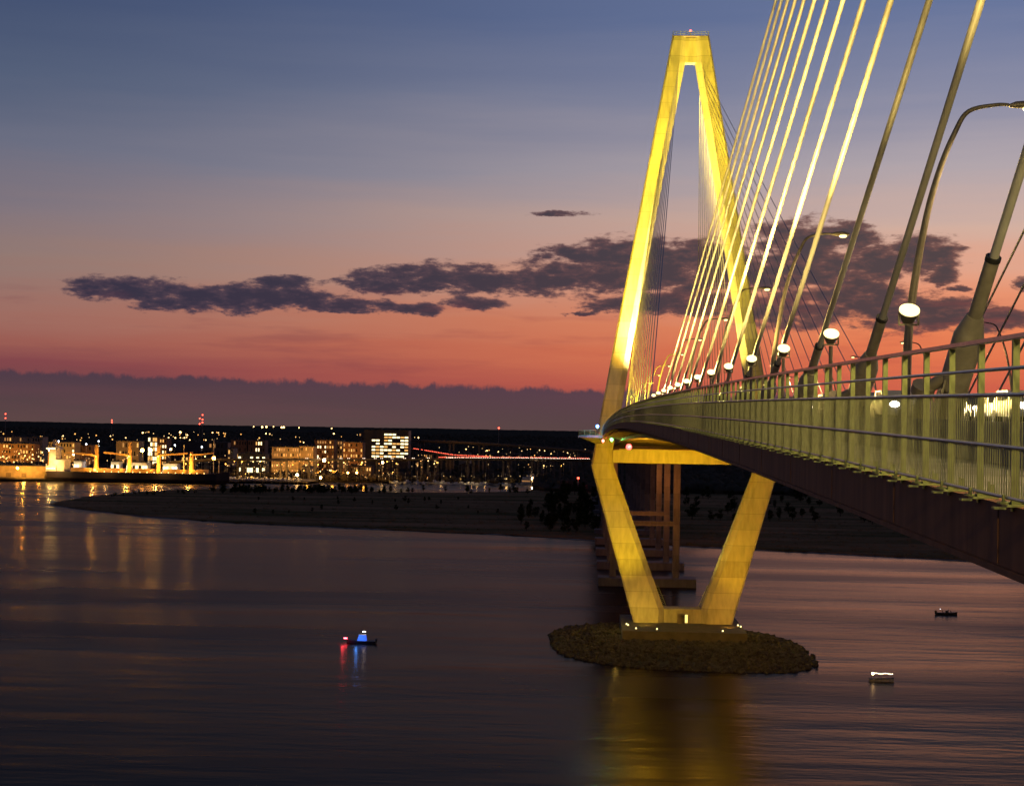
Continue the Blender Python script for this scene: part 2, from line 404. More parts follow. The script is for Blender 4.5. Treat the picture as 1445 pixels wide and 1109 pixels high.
# trees ------------------------------------------------------------
def tree_meshes(seed, wide):
    r = random.Random(seed)
    t = MB().tube([(0,0,-.3),(.1,0,1.6),(.0,.1,3.4),(.2,0,5.5)], [.28,.22,.16,.07], 6)
    for k in range(5):
        a = 2*PI*k/5+r.uniform(-.4,.4); z = r.uniform(2, 4)
        t.tube([(0,0,z),(math.cos(a)*1.2,math.sin(a)*1.2,z+1.1),(math.cos(a)*2.2*wide,math.sin(a)*2.2*wide,z+2)], [.11,.07,.03], 5)
    c = MB(); cl = []
    for k in range(16):
        a = r.uniform(0, 2*PI); rr = r.uniform(.2, 2.3)*wide; z = r.uniform(2.4, 7.2)
        rr *= (1-abs(z-4.3)/4.2)
        cl.append((math.cos(a)*rr, math.sin(a)*rr, z, r.uniform(.7, 1.4)))
    for (x, y, z, s) in cl:
        for q in range(30):
            d = Vector((r.gauss(0,1), r.gauss(0,1), r.gauss(0,.8))).normalized()*s*r.uniform(.55, 1.08)
            p = Vector((x, y, z))+d; e = r.uniform(.18, .42)
            u = Vector((r.gauss(0,1), r.gauss(0,1), r.gauss(0,1))).normalized(); w = u.orthogonal().normalized()
            k = len(c.v); c.v += [tuple(p+u*e), tuple(p+w*e), tuple(p-u*e*.8), tuple(p-w*e)]
            c.f.append((k,k+1,k+2,k+3))
    return t.mesh('trunk', M['bark']), c.mesh('crown', M['leaf'])
TM = [tree_meshes(11,1.0), tree_meshes(12,1.35), tree_meshes(13,.8), tree_meshes(14,1.15)]
protos = []
def put_tree(px, py, s, label, group, name='shrub_tree', cat='tree'):
    p = ground(px, py, .6); k = rnd.randrange(4)
    o = thing(name, label, cat, p, rnd.uniform(0, 6.28), group)
    o.scale = (s*rnd.uniform(.9,1.3), s*rnd.uniform(.9,1.3), s*rnd.uniform(.8,1.15))
    link('trunk', TM[k][0], o); link('crown', TM[k][1], o)
for i in range(150):   # row along the back shore of the marsh
    px = rnd.choice([rnd.uniform(312,350), rnd.uniform(350,520), rnd.uniform(350,520), rnd.uniform(430,500), rnd.uniform(150,320), rnd.uniform(500,760)])
    yb = 692 + (0 if px > 300 else (300-px)*.035) + rnd.uniform(0, 4)
    s = rnd.uniform(.5, 1.0) if px > 300 else rnd.uniform(.3, .5)
    put_tree(px, yb+1, s, 'low dark bushy tree in the row along the back shore of the marsh island', 'trees along the back shore of the marsh island')
for i in range(120):
    px = rnd.gauss(805, 32); px = max(735, min(850, px)); py = rnd.uniform(692, 752)
    if py < 712 and px < 775: py += 18
    put_tree(px, py, rnd.uniform(.8, 1.4)*(1.15 if py < 715 else .8), 'dark green broad tree in the thicket left of the yellow tower leg', 'trees in the thicket beside the tower leg', 'broad_tree')
for i in range(26):
    px = rnd.uniform(330, 760); py = rnd.choice([rnd.gauss(707, 3), rnd.gauss(722, 5)])
    put_tree(px, py, rnd.uniform(.3, .6), 'small dark bush standing in the middle of the marsh', 'bushes in the middle of the marsh', 'bush', 'bush')
for i in range(150):
    px = rnd.uniform(965, 1400); py = 690+50*rnd.random()**1.5
    put_tree(px, py, rnd.uniform(.7, 1.3), 'dark tree on the marsh right of the tower and under the deck', 'trees on the marsh right of the tower', 'marsh_tree')

# far woodland: one mass of crowns, then long wooded ridges out to the horizon
g = MB(); rr = random.Random(3)
def crown(g, x, y, z, w, h):
    n = len(g.v); k = 6; a0 = rr.uniform(0, 1)
    for (lv, wr) in ((0,.75),(.45,1.0),(.8,.62)):
        for j in range(k):
            t = a0+2*PI*j/k; q = w*wr*rr.uniform(.75, 1.2)
            g.v.append((x+q*math.cos(t), y+q*math.sin(t), z+h*lv*rr.uniform(.9,1.1)))
    g.v.append((x, y, z+h))
    for i in range(2):
        for j in range(k): g.f.append((n+i*k+j, n+i*k+(j+1)%k, n+(i+1)*k+(j+1)%k, n+(i+1)*k+j))
    for j in range(k): g.f.append((n+2*k+j, n+2*k+(j+1)%k, n+3*k))
for i in range(9000):
    d = 2050*math.exp(rr.uniform(0, 1.75)); px = rr.uniform(-40, 1490)
    if d < 2500 and (px < 600): d += 500
    X = (px-828)*d/F; s = rr.uniform(5, 10)*(1+d/9000)
    crown(g, X, d, GZ-.5, s, rr.uniform(8, 15)*(1+d/14000))
for i in range(900):  # street trees between the buildings
    px = rr.uniform(-20, 760); d = rr.uniform(1720, 2050); X = (px-828)*d/F
    crown(g, X, d, GZ-.3, rr.uniform(3, 6), rr.uniform(4, 8))
for i in range(1500):  # wood right of the tower
    px = rr.uniform(760, 1490); d = rr.uniform(1560, 2100); X = (px-828)*d/F
    crown(g, X, d, .3, rr.uniform(5, 9), rr.uniform(7, 13))
tag(g.build('woodland', M['leafd']), 'dark woodland reaching from behind the city to the horizon', 'woods', kind='stuff')
for d, h in ((11000,22),(15000,32),(20000,42),(27000,52)):
    r0 = []; r1 = []; r2 = []; r3 = []
    for i in range(500):
        x = -d*.45 + d*.85*i/499; y = d + 300*math.sin(i*.05)
        hh = h + rr.uniform(-2, 3) + 4*math.sin(i*.031+d) + 2*math.sin(i*.13)
        r0.append((x,y-600,GZ-.5)); r1.append((x,y-100,hh*.9)); r2.append((x,y+100,hh)); r3.append((x,y+800,GZ-.5))
    tag(MB().loft([r0,r1,r2,r3], closed=False).build('hills', M['leafd']), kind='structure')

# ------------------------------------------------------------------ riprap island
tag(polygon_slab('island_base', [], 0, 0, M['rock']) if False else MB().loft([[(26.4+ (35.2-q*2.2)*math.copysign(abs(math.cos(t))**.75, math.cos(t)), 452+(44-q*2.6)*math.copysign(abs(math.sin(t))**.75, math.sin(t)) - .26*(35.2*math.cos(t)), z) for t in [2*PI*k/64 for k in range(64)]] for q, z in ((-1,-1.2),(0,0),(2,1.1),(4.5,1.9),(7.5,2.2))]).build('island', M['rock']), kind='structure')
g = MB(); rk = random.Random(5)
ico = [(0,0,-1),(.72,-.53,-.45),(-.28,-.85,-.45),(-.89,0,-.45),(-.28,.85,-.45),(.72,.53,-.45),(.28,-.85,.45),(-.72,-.53,.45),(-.72,.53,.45),(.28,.85,.45),(.89,0,.45),(0,0,1)]
icf = [(0,1,2),(1,0,5),(0,2,3),(0,3,4),(0,4,5),(1,5,10),(2,1,6),(3,2,7),(4,3,8),(5,4,9),(1,10,6),(2,6,7),(3,7,8),(4,8,9),(5,9,10),(6,10,11),(7,6,11),(8,7,11),(9,8,11),(10,9,11)]
for i in range(5200):
    u = rk.random()**.5*1.04; t = rk.uniform(0, 2*PI)
    x = 26.4+34.8*u*math.copysign(abs(math.cos(t))**.75, math.cos(t)); y = 452+43.5*u*math.copysign(abs(math.sin(t))**.75, math.sin(t)) - .26*34.8*u*math.cos(t)
    if y > 478 and rk.random() < .5: continue
    if 10.2 < x < 46 and 445.5 < y < 486: continue
    zz = min(2.3, max(-.1, (1.0-u)*8.5)) ; s = (rk.uniform(.3, .85) if rk.random() < .93 else rk.uniform(.8, 1.25))*(1.15 if u > .8 else .9)
    k = len(g.v); Rm = Matrix.Rotation(rk.uniform(0,6), 3, Vector((rk.gauss(0,1),rk.gauss(0,1),rk.gauss(0,1)+.01)).normalized())
    sx, sy, sz = s*rk.uniform(.8,1.3), s*rk.uniform(.7,1.1), s*rk.uniform(.5,.9)
    for v in ico:
        w = Rm @ Vector((v[0]*sx, v[1]*sy, v[2]*sz)) * rk.uniform(.8, 1.15)
        g.v.append((x+w.x, y+w.y, zz+.2+w.z*.9))
    g.f += [(k+a, k+b, k+c) for a, b, c in icf]
tag(g.build('riprap_rocks', M['rock']), 'loose grey brown rocks heaped round the foot of the yellow tower', 'rocks', kind='stuff')

# ------------------------------------------------------------------ bridge
CX, TY, WC = 28.6, 471.0, 9.6
RC = 2*CX - WC
def zw(y):        # walkway edge level
    if y > TY: return zw(TY) - .0192*(y-TY)
    return 61.2 - 4.06e-5*(y-235)**2
def zr(y): return zw(y) + .45
bridge = thing('cable_stayed_bridge', 'long cable stayed bridge with one tall tower lit bright yellow above the river', 'bridge', (CX, TY, 0))
def B(mb, name, m, parent=bridge, smooth=False):
    o = mb.build(name, m, parent, smooth); 
    off = Vector((CX, TY, 0))
    if parent is bridge: o.location = -off
    return o
def link_tower(mb, name, m, smooth=False):
    return mb.build(name, m, tower, smooth)
# tower: built in its own coordinates (x across, y along, z up), origin on the bridge empty
tower = link('tower', None, bridge); tag(tower, 'yellow lit diamond shaped concrete tower standing on the rock island')
def interp(z, tab):
    for (a, va), (b, vb) in zip(tab, tab[1:]):
        if z <= b: return va+(vb-va)*(z-a)/(b-a)
    return tab[-1][1]
OUT = [(3.5,13.9),(8.5,15.3),(50,27.2),(62,25.1),(86,21.0),(136,12.3),(176,5.4)]
INN = [(3.5,5.4),(8.5,5.3),(50,20.6),(54.6,21.0),(62,19.3),(86,15.6),(136,7.2),(168.4,1.5),(176,1.4)]
DEP = [(3.5,5.0),(50,3.9),(120,3.1),(176,2.7)]
def leg_ring(z, s):
    o, i, d = interp(z, OUT), interp(z, INN), interp(z, DEP); c = .5; ci = min(1.7, (o-i)*.32)
    pts = [(o,-d+c),(o-c,-d),(i+ci,-d),(i,-d+ci*.9),(i,d-ci*.9),(i+ci,d),(o-c,d),(o,d-c)]
    pts = [(s*x, y, z) for x, y in pts]
    return pts if s < 0 else pts[::-1]
for s in (-1, 1):
    m1 = MB().loft([leg_ring(z, s) for z in (3.5,8.5,20,35,50)]); link_tower(m1, 'lower_leg', M['tower'])
    m2 = MB().loft([leg_ring(z, s) for z in (50.02,54.6,62,86,110,136,155,168.4,176)]); link_tower(m2, 'upper_leg', M['tower'])
link_tower(MB().box(-5.35,5.35,-3.6,3.6,3.5,8.6), 'base_wall', M['tower'])
link_tower(MB().box(-5.3,5.3,-3.9,3.9,8.6,8.9), 'base_wall_cap', M['tower'])
link_tower(MB().box(-20.9,20.9,-2.9,2.9,50.9,54.6).box(-19,19,-3.3,3.3,54.6,54.95), 'crossbeam', M['tower'])
link_tower(MB().box(-1.7,1.7,-1.6,1.6,168.5,175.8), 'top_link', M['tower'])
link_tower(MB().box(-5.3,5.3,-2.75,2.75,176.0,176.15), 'top_platform', M['steel'])
tr = MB()
for k in range(11):
    x = -5.2+1.04*k; tr.box(x-.04,x+.04,-2.7,-2.62,176.15,177.4).box(x-.04,x+.04,2.62,2.7,176.15,177.4)
for z in (176.75, 177.35):
    tr.beam((-5.2,-2.66,z),(5.2,-2.66,z),.07,.07).beam((-5.2,2.66,z),(5.2,2.66,z),.07,.07).beam((-5.2,-2.66,z),(-5.2,2.66,z),.07,.07).beam((5.2,-2.66,z),(5.2,2.66,z),.07,.07)
link_tower(tr, 'top_railing', M['galv_tint'])
bc = link_tower(MB().tube([(0,0,176.1),(0,0,177.6)], .09).ball((0,0,177.9), .12), 'beacon_mast', M['pole'])
MB().ball((0,0,178.2), .34).build('beacon', M['red'], bc)
# footing with door box, lamps
link_tower(MB().box(-17.8,16.6,-25,15,.2,4.9).box(-18.2,17.0,-25.4,15.4,.2,1.6), 'footing', mat('footing_concrete', (.10,.085,.065), .9, scale=.4, bump=.3))
link_tower(MB().box(-1.5,-.7,-5.2,-3.61,4.9,7.6).box(.6,1.4,-5.2,-3.61,4.9,7.6).box(-.69,.59,-5.2,-3.61,7.2,7.6), 'door_frame', M['steel'])
dr = link_tower(MB().box(-.68,.58,-3.75,-3.62,4.9,7.18), 'door', M['steel'])
MB().box(.62,1.38,-5.32,-5.21,5.2,7.5).build('door_lamp', emat('door_glow', (1,.75,.2), 1.6), dr)
for s in (-1, 1):     # rung ladders up the inner faces
    ld = MB(); p = Vector((s*5.5,-2.0,8.9)); q = Vector((s*8.2,-2.0,15.2))
    for dy in (0,.9): ld.beam(p+Vector((0,dy,0)), q+Vector((0,dy,0)), .12, .12); ld.beam(p+Vector((-s*.9,dy,.5)), q+Vector((-s*.9,dy,.5)), .08, .08)
    for k in range(14):
        c = p.lerp(q, (k+.5)/14); ld.beam(c, c+Vector((0,.9,0)), .07, .07); ld.beam(c, c+Vector((-s*.9,0,.5)), .06, .06)
    link_tower(ld, 'ladder', M['galv_tint'])
for x, y in ((-16.4,-13),(-16,-15),(15.4,-10),(15.9,-13),(-14,-22.5),(-8.2,-23),(9.9,-24)):
    h = link_tower(MB().box(x-.3,x+.3,y-.3,y+.3,4.9,5.2), 'flood_lamp', M['pole'])
    MB().ball((x,y,5.4), .24).build('lens', M['lens'], h)
# piers of the observation platform at the leg
plat = MB().box(-31.0,-24.2,-14,10,58.1,58.7)
link_tower(plat, 'platform', M['conc'])
link_tower(MB().loft([[(-30.6,-12,58.1),(-24,-12,58.1),(-24,9,58.1),(-30.6,9,58.1)][::-1],[(-26,-6,56.4),(-24,-6,56.4),(-24,5,56.4),(-26,5,56.4)][::-1]][::-1]), 'platform_bracket', M['conc'])
pr = MB()
def railrun(mb, p, q, n, h=1.5, bars=8):
    p, q = Vector(p), Vector(q)
    for k in range(n+1):
        c = p.lerp(q, k/n); mb.cbox((c.x, c.y, c.z+h/2), (.09,.09,h))
    for zz in (.12, h*.55, h): mb.beam(p+Vector((0,0,zz)), q+Vector((0,0,zz)), .06, .06)
    for k in range(n*bars): c = p.lerp(q, (k+.5)/(n*bars)); mb.cbox((c.x,c.y,c.z+h/2),(.025,.025,h))
railrun(pr, (-30.9,-13.9,58.7), (-24.4,-13.9,58.7), 4); railrun(pr, (-30.9,-13.9,58.7), (-30.9,9.9,58.7), 12); railrun(pr, (-30.9,9.9,58.7), (-24.4,9.9,58.7), 4)
link_tower(pr, 'platform_railing', M['galv_tint'])

# deck
ys = [-4+6*k for k in range(200)]; ys = [y for y in ys if y < 640]
def run(section, y0=None, y1=None, step=6, dz=zw, x0=0):
    out_ = []; y = y0
    while True:
        yy = min(y, y1); out_.append([(x, yy, dz(yy)+z) for x, z in section])
        if y >= y1: break
        y += step
    return out_
WE = 4.55
deck = B(MB().loft(run([(WE+.3,-.02),(WE+.3,-.35),(54.0,-.35),(54.0,-.02),(30,-.02)][::-1], -4, 640)), 'deck', M['conc'])
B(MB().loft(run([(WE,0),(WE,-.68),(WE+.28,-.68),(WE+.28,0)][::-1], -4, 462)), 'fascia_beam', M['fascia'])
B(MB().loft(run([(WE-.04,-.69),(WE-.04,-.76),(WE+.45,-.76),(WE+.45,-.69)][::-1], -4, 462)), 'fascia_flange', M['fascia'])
for gx in (WC, RC):
    B(MB().loft(run([(gx-.35,-.36),(gx-.35,-.42),(gx-.06,-.42),(gx-.06,-2.1),(gx-.4,-2.1),(gx-.4,-2.16),(gx+.4,-2.16),(gx+.4,-2.1),(gx+.06,-2.1),(gx+.06,-.42),(gx+.35,-.42),(gx+.35,-.36)][::-1], -4, 640)), 'edge_girder', M['steel'])
fb = MB(); y = 0
while y < 640:
    z = zw(y); fb.box(WC+.1, RC-.1, y-.25, y+.25, z-1.9, z-.36)
    y += 4.9
B(fb, 'floor_beams', M['steel'])['kind'] = 'stuff'
cb = MB(); y = 2
while y < 462:
    z = zw(y); cb.loft([[(WC,y-.12,z-1.5),(WC,y+.12,z-1.5),(WC,y+.12,z-.36),(WC,y-.12,z-.36)],[(WE+.3,y-.12,z-.8),(WE+.3,y+.12,z-.8),(WE+.3,y+.12,z-.36),(WE+.3,y-.12,z-.36)]])
    y += 2.45
B(cb, 'walkway_brackets', M['steel'])['kind'] = 'stuff'
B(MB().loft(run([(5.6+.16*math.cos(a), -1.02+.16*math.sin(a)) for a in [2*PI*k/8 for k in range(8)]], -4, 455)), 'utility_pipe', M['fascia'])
B(MB().loft(run([(WC+.9,.42),(WC+.9,-.01),(RC-.9,-.01),(RC-.9,.42),(CX,.46)][::-1], -4, 640)), 'road_surface', M['asph'])
for bx in (8.1, RC+.6):
    B(MB().loft(run([(bx-.22,0),(bx+.3,0),(bx+.12,.35),(bx+.08,.8),(bx-.1,.8)], -4, 640)), 'concrete_barrier', M['conc'])
B(MB().loft(run([(CX-.3,.47),(CX+.3,.47),(CX+.12,.8),(CX+.08,1.3),(CX-.08,1.3),(CX-.12,.8)], -4, 640)), 'median_barrier', M['conc'])
lm = MB()
for lx in (WC+4.3, WC+7.9, WC+11.5, CX+5, CX+8.6, CX+12.2):
    y = 0
    while y < 460:
        lm.v += [(lx-.07,y,zr(y)+.02),(lx+.07,y,zr(y)+.02),(lx+.07,y+3,zr(y+3)+.02),(lx-.07,y+3,zr(y+3)+.02)]; k=len(lm.v); lm.f.append((k-4,k-3,k-2,k-1)); y += 12
B(lm, 'lane_markings', M['white'])['kind'] = 'stuff'

# approach piers behind the tower
PX = 23.3
yy = 630
for k in range(11):
    zt = zw(yy)-2.4
    pm = link('pier', None, bridge, (0,0,0))
    for s in (-1, 1):
        B2 = MB().box(PX+s*12.3-1.3-CX, PX+s*12.3+1.3-CX, yy-1.6-TY, yy+1.6-TY, 3, zt-2.4); B2.build('column', M['pier'], pm)
    MB().box(PX-18-CX, PX+18-CX, yy-1.7-TY, yy+1.7-TY, zt-2.39, zt).build('pier_cap', M['pier'], pm)
    if k < 2: MB().box(PX-10.99-CX, PX+10.99-CX, yy-1.1-TY, yy+1.1-TY, 23.4, 25.2).build('cross_strut', M['pier'], pm)
    MB().box(PX-18-CX, PX+20-CX, yy-6-TY, yy+6-TY, -1.0, 3.2).build('footing', M['pier'], pm)
    yy += 76
B(MB().loft([[(PX+a*19, y, zw(y)-.3),(PX-a*19, y, zw(y)-.3),(PX-a*17, y, zw(y)-2.6),(PX+a*17, y, zw(y)-2.6)] for y in (640,800,1000,1200,1420) for a in (1,)]), 'approach_deck', M['pier'])

for y, z in ((600, 50), (680, 46), (760, 44)):
    lamp('SPOT', (PX-2, y, z), 19000, (1,.34,.08), (PX+4, y+70, 28), .6, 100, .8)  # added orange spots without fixtures, to light the pier columns
sp2 = MB(); y = 6
while y < 460:
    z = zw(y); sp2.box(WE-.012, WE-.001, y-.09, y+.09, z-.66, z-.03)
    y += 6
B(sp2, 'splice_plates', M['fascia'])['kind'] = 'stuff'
# ------------------------------------------------------------------ stay cables
def anchor_hw(parent, A, u):
    # guide pipe, swollen sleeve and gussets at the deck end
    up = Vector((0,0,1)); side = Vector((1,0,0))
    p = lambda t: A + u*t
    hw = MB().tube([p(-.2), p(1.7), p(1.75), p(3.3), p(3.9), p(3.95)], [.30,.30,.40,.41,.24,.22], 14).build('guide_pipe', M['cablehw'], parent, True)
    gs = MB()
    for s in (-1, 1):
        a = p(.0)+side*s*.3; b = p(1.9)+side*s*.3
        gs.loft([[a+Vector((0,-.45,-.4)), a+Vector((0,.55,-.4)), b+Vector((0,.25,0)), b+Vector((0,-.3,0))], [a+Vector((s*.05,-.45,-.4)), a+Vector((s*.05,.55,-.4)), b+Vector((s*.05,.25,0)), b+Vector((s*.05,-.3,0))]])
    gs.build('gusset', M['cablehw'], hw)
    MB().tube([p(-.3)+side*-.75, p(.9)+side*-.72, p(1.7)+side*-.62, p(2.0)+side*-.3], [.2,.19,.18,.16], 10).tube([p(1.5)+side*-.78, p(1.75)+side*-.78], .32, 12).build('damper', M['pole'], hw, True)
    MB().tube([p(3.95), p(5.6)], .19, 12).build('sleeve', M['cablehw'], parent, True)
    MB().tube([p(5.6), p(5.72)], .205, 12).build('collar', M['dark'], parent, True)
M['cablehw'] = mat('anchor_paint', (.33,.29,.22), .5, .1, var=.25, scale=2.5, bump=.2)
off = Vector((CX, TY, 0))
def stay(A, T, r, hw=False, seg=10):
    A, T = Vector(A), Vector(T); u = (T-A).normalized(); Ln = (T-A).length
    pts = []; n = 14
    for k in range(n+1):
        t = k/n; pts.append(A.lerp(T, t) - Vector((0,0,1))*(4*t*(1-t))*Ln*Ln*3.0e-6*4)
    o = MB().tube([p-off for p in pts], r, seg).build('stay_cable', M['cable'], bridge, True)
    if hw: anchor_hw(o, A-off, u)
    else: MB().tube([A-off, A-off+u*3.2], r*1.9, 8).build('guide_pipe', M['cablehw'], o, True)
    return o
def legx(z, s): return CX + s*(interp(z, OUT)+interp(z, INN))/2
for i in range(13):
    d = 44.4+15.2*i; z = 123+1.6*i if i else 136
    stay((WC, d, zr(d)-.2), (7+.174*(z-60)-(.9 if i == 1 else 0), -10, z), .125 if i < 8 else .12, True)
    if i >= 7: stay((RC, d, zr(d)-.2), (2*CX-7-.174*(z-60), -10, z), .12)
for j in range(14):
    zt = 166.5-2.65*j; d = 249+14.85*j
    for s in (-1, 1):
        ax = WC if s < 0 else RC
        stay((ax, min(d, 448), zr(d)-.2), (legx(zt,s)-s*.9, TY-interp(zt,DEP)+.3, zt), .085, False, 6)
        d2 = 2*TY-d
        if j < 13: stay((ax, d2, zr(d2)-.2), (legx(zt,s)-s*1.3, TY+interp(zt,DEP)-.3, zt), .085, False, 6)

# ------------------------------------------------------------------ walkway railing
fence = thing('walkway_railing', 'steel pedestrian railing with upright bars along the outer edge of the bridge walkway', 'railing', (WE, 0, 58.9))
fo = Vector((WE, 0, 58.9)); HR = 1.78
pm = MB().box(-.012,.05,-.008,.008,-.05,HR+.0).box(-.028,-.0125,-.03,.03,-.05,HR)
pm.box(-.10,.20,-.10,.10,-.005,.02).loft([[(.105,-.012,.02),(.21,-.012,.02),(.105,-.012,.2)],[(.105,.012,.02),(.21,.012,.02),(.105,.012,.2)]])
post_mesh = pm.mesh('post', M['galv_tint'])
plate_mesh = MB().box(-.13,.24,.03,.2,.02,.045).tube([(.18,.1,.04),(.18,.1,.16)], .02, 6).tube([(-.08,.1,.04),(-.08,.1,.12)], .02, 6).box(-.22,-.1,-.08,.05,-.03,-.005).mesh('base_plate', M['galv_tint'])
y0 = 14.3; sp_ = 1.5; nposts = 296
rest = MB()
for k in range(nposts):
    y = y0+sp_*k; c = Vector((0, y, zw(y)-fo.z))
    if k < 100:
        o = link('post', post_mesh, fence, c)
        if k < 40: link('base_plate', plate_mesh, o)
    else:
        rest.cbox((.045, y, c.z+HR/2), (.075,.025,HR)); rest.cbox((.05,y,c.z+.05),(.34,.2,.1))
tag(rest.build('far_posts', M['galv_tint'], fence), kind='stuff')
def railtube(name, h, r, xo=0, flat=False):
    pts = [(xo, y, zw(y)-fo.z+h) for y in [10+6*k for k in range(76)]]
    if flat: mb = MB().loft([[(xo-r*1.5,p[1],p[2]),(xo+r*1.5,p[1],p[2]),(xo+r*1.5,p[1],p[2]+r),(xo-r*1.5,p[1],p[2]+r)][::-1] for p in pts])
    else: mb = MB().tube(pts, r, 8)
    mb.build(name, M['rail'], fence, True)
railtube('top_rail', HR+.01, .045, .03, True); railtube('rail', 1.47, .022, -.05); railtube('rail', 1.19, .024, -.05); railtube('rail', .63, .024, -.05); railtube('rail', .09, .022, -.05)
bars = MB(); y = y0-3
while y < 460:
    z = zw(y)-fo.z; bars.box(-.057,-.045,y-.005,y+.005,z+.09,z+1.19); y += .1
tag(bars.build('bars', mat('bar_steel', (.28,.28,.14), .5, .2, scale=6), fence), kind='stuff')  # weaker lamplight on the bars put into a darker colour

# ------------------------------------------------------------------ floodlights on posts, one per cable
FY0, FX = 45.5, 9.0
def flood_proto():
    o = thing('floodlight_post', '', 'floodlight', (0,0,0))
    MB().tube([(0,0,0),(0,0,3.1)], .075, 8).cbox((0,0,.05),(.3,.3,.1)).build('post', M['pole'], o, True)
    MB().beam((-.27,0,3.15),(.27,0,3.15),.06,.05).beam((-.27,0,3.15),(-.27,0,3.5),.05,.05).beam((.27,0,3.15),(.27,0,3.5),.05,.05).build('bracket', M['pole'], o)
    n = Vector((-.02,-.66,.75)).normalized(); c = Vector((0,0,3.42))
    h = MB().tube([c-n*.26, c-n*.12, c+n*.12, c+n*.16], [.14,.21,.28,.295], 16).build('housing', M['pole'], o, True)
    MB().tube([c+n*.165, c+n*.20], .285, 20).build('lens', M['lens'], h, True)
    return o
fp = flood_proto()
for i in range(13):
    y = FY0+14.4*i; lab = '%s floodlight post from the near end, standing at the cable anchors' % NTH[i]
    loc = (FX, y, zr(y)-.2)
    o = fp if i == 0 else clone(fp, loc)
    o.location = loc; o['label'] = lab; o['group'] = 'floodlights on posts along the cable anchors'
    pw = [11000,5000,48000,80000,85000,65000,48000,40000,32000,28000,26000,24000,24000][i]
    zt = 120; A = Vector((WC, 59.6+15.2*i, zr(y))); T = Vector((7+.174*(64.6+1.6*i), -10, 124.6+1.6*i))
    lamp('SPOT', (FX, y-.35, loc[2]+3.8), pw, (1,.70,.17), A.lerp(T, .34), .25, 96, 1.0)
    lamp('SPOT', (FX-.3, y-.35, loc[2]+3.85), [150,150,3000,5600,6000,5000,4200,3800,3400,3000,2800,2500,2400][i], (1,.70,.2), (FX-.1, y-.2, 90), .25, 164, .35)
for i in range(9):      # matching floods for the far tower's cables (lenses face away)
    y = 262+20*i
    lamp('SPOT', (FX, y, zr(y)+3.4), 90000, YEL, (legx(140,-1), TY-4, 100+5*(8-i)), .3, 40, .9)

# ------------------------------------------------------------------ street lamps
def davit(sx):
    o = thing('street_lamp', '', 'street lamp', (0,0,0))
    pts = [(0,0,0),(0,0,.6),(sx*.1,0,4),(sx*.6,0,7.5),(sx*1.12,0,9.6),(sx*1.7,0,11.1),(sx*2.2,0,11.9),(sx*3.2,0,12.15),(sx*3.75,0,12.15)]
    rs = [.2,.19,.16,.13,.115,.1,.085,.07,.06]; P2 = []; R2 = []
    for i in range(len(pts)-1):
        q = [Vector(pts[max(0,min(len(pts)-1,i+k))]) for k in (-1,0,1,2)]
        for k in range(5):
            t = k/5; P2.append(.5*((2*q[1])+(q[2]-q[0])*t+(2*q[0]-5*q[1]+4*q[2]-q[3])*t*t+(3*q[1]-q[0]-3*q[2]+q[3])*t**3)); R2.append(rs[i]*(1-t)+rs[i+1]*t)
    MB().tube(P2, R2, 12).tube([(0,0,0),(0,0,.7)], .27, 10).build('pole', M['pole'], o, True)
    h = MB().tube([(sx*3.7,0,12.13),(sx*3.95,0,12.16),(sx*4.45,0,12.18),(sx*4.85,0,12.14)], [.06,.13,.15,.07], 10).build('lamp_head', M['pole'], o, True)
    MB().ball((sx*4.45,0,12.02), .2, 12, 6, (1.3,.9,.6)).build('lens', M['head'], h, True)
    return o
dl = davit(1); drt = davit(-1)
for k in range(10):
    y = 60.5+43.7*k
    lab = '%s curved arm street lamp from the viewer, on the road edge beside the walkway' % NTH[k]
    o = dl if k == 0 else clone(dl, (0,0,0))
    o.location = (11.9, y, zr(y)-.1); o['label'] = lab; o['group'] = 'curved street lamps on the left side of the road'
    lamp('SPOT', (16.7, y, zr(y)+11.7), 5200, (1,.72,.3), (15.5, y, 0), .2, 150, .5)
for k in range(8):
    y = 148+43.7*k
    lab = '%s curved arm street lamp from the viewer, on the opposite edge of the road' % NTH[k]
    o = drt if k == 0 else clone(drt, (0,0,0))
    o.location = (50.2, y, zr(y)-.1); o['label'] = lab; o['group'] = 'curved street lamps on the far side of the road'
    lamp('SPOT', (45.3, y, zr(y)+11.7), 4000, (1,.72,.3), (45, y, 0), .2, 150, .5)
# lamps of the same row just outside the frame, beside and behind the viewer
for y, pw in ((17,11000),(-26,16000)):
    lamp('SPOT', (16.5, y, 72.3), pw, (1,.78,.3), (7, y+12, 58), .25, 150, .6)
# city glow from the near tower's flood lamps, behind the viewer
lamp('SPOT', (2, -14, 66), 6500, (1,.76,.3), (4.6, 40, 60), .6, 70, .8)

# navigation lights
def nav(name, loc, m, label, cat='navigation light', r=.22, pw=0, color=(1,1,1)):
    o = thing(name, label, cat, loc)
    MB().tube([(0,0,-.5),(0,0,-.2)], .16, 8).cbox((0,.0,-.55),(.5,.5,.1)).build('base', M['pole'], o, True)
    MB().ball((0,0,0), r).build('lens', m, o, True)
    if pw: lamp('POINT', (loc[0], loc[1]-.6, loc[2]), pw, color, None, .2)
for y, pw in ((290,900),(325,1500),(360,2000),(395,2200),(425,2200),(450,1600)):
    lamp('SPOT', (5.4, y, zw(y)-3.1), pw, (1,.55,.03), (9.6, y+6, zw(y)-.8), .25, 150, .8)  # added amber spots below the walkway, brightening brackets and girder web
for k in range(6):
    y = 26+24*k; lamp('POINT', (7.6, y, zw(y)-2.1), 70, (1,.42,.07), None, .2)  # added orange points to light the utility pipe under the fascia
nav('navigation_light', atd(843,601.5,456), M['blue'], 'blue light at the corner of the observation platform by the tower leg', r=.5, pw=2500, color=(.1,.4,1))
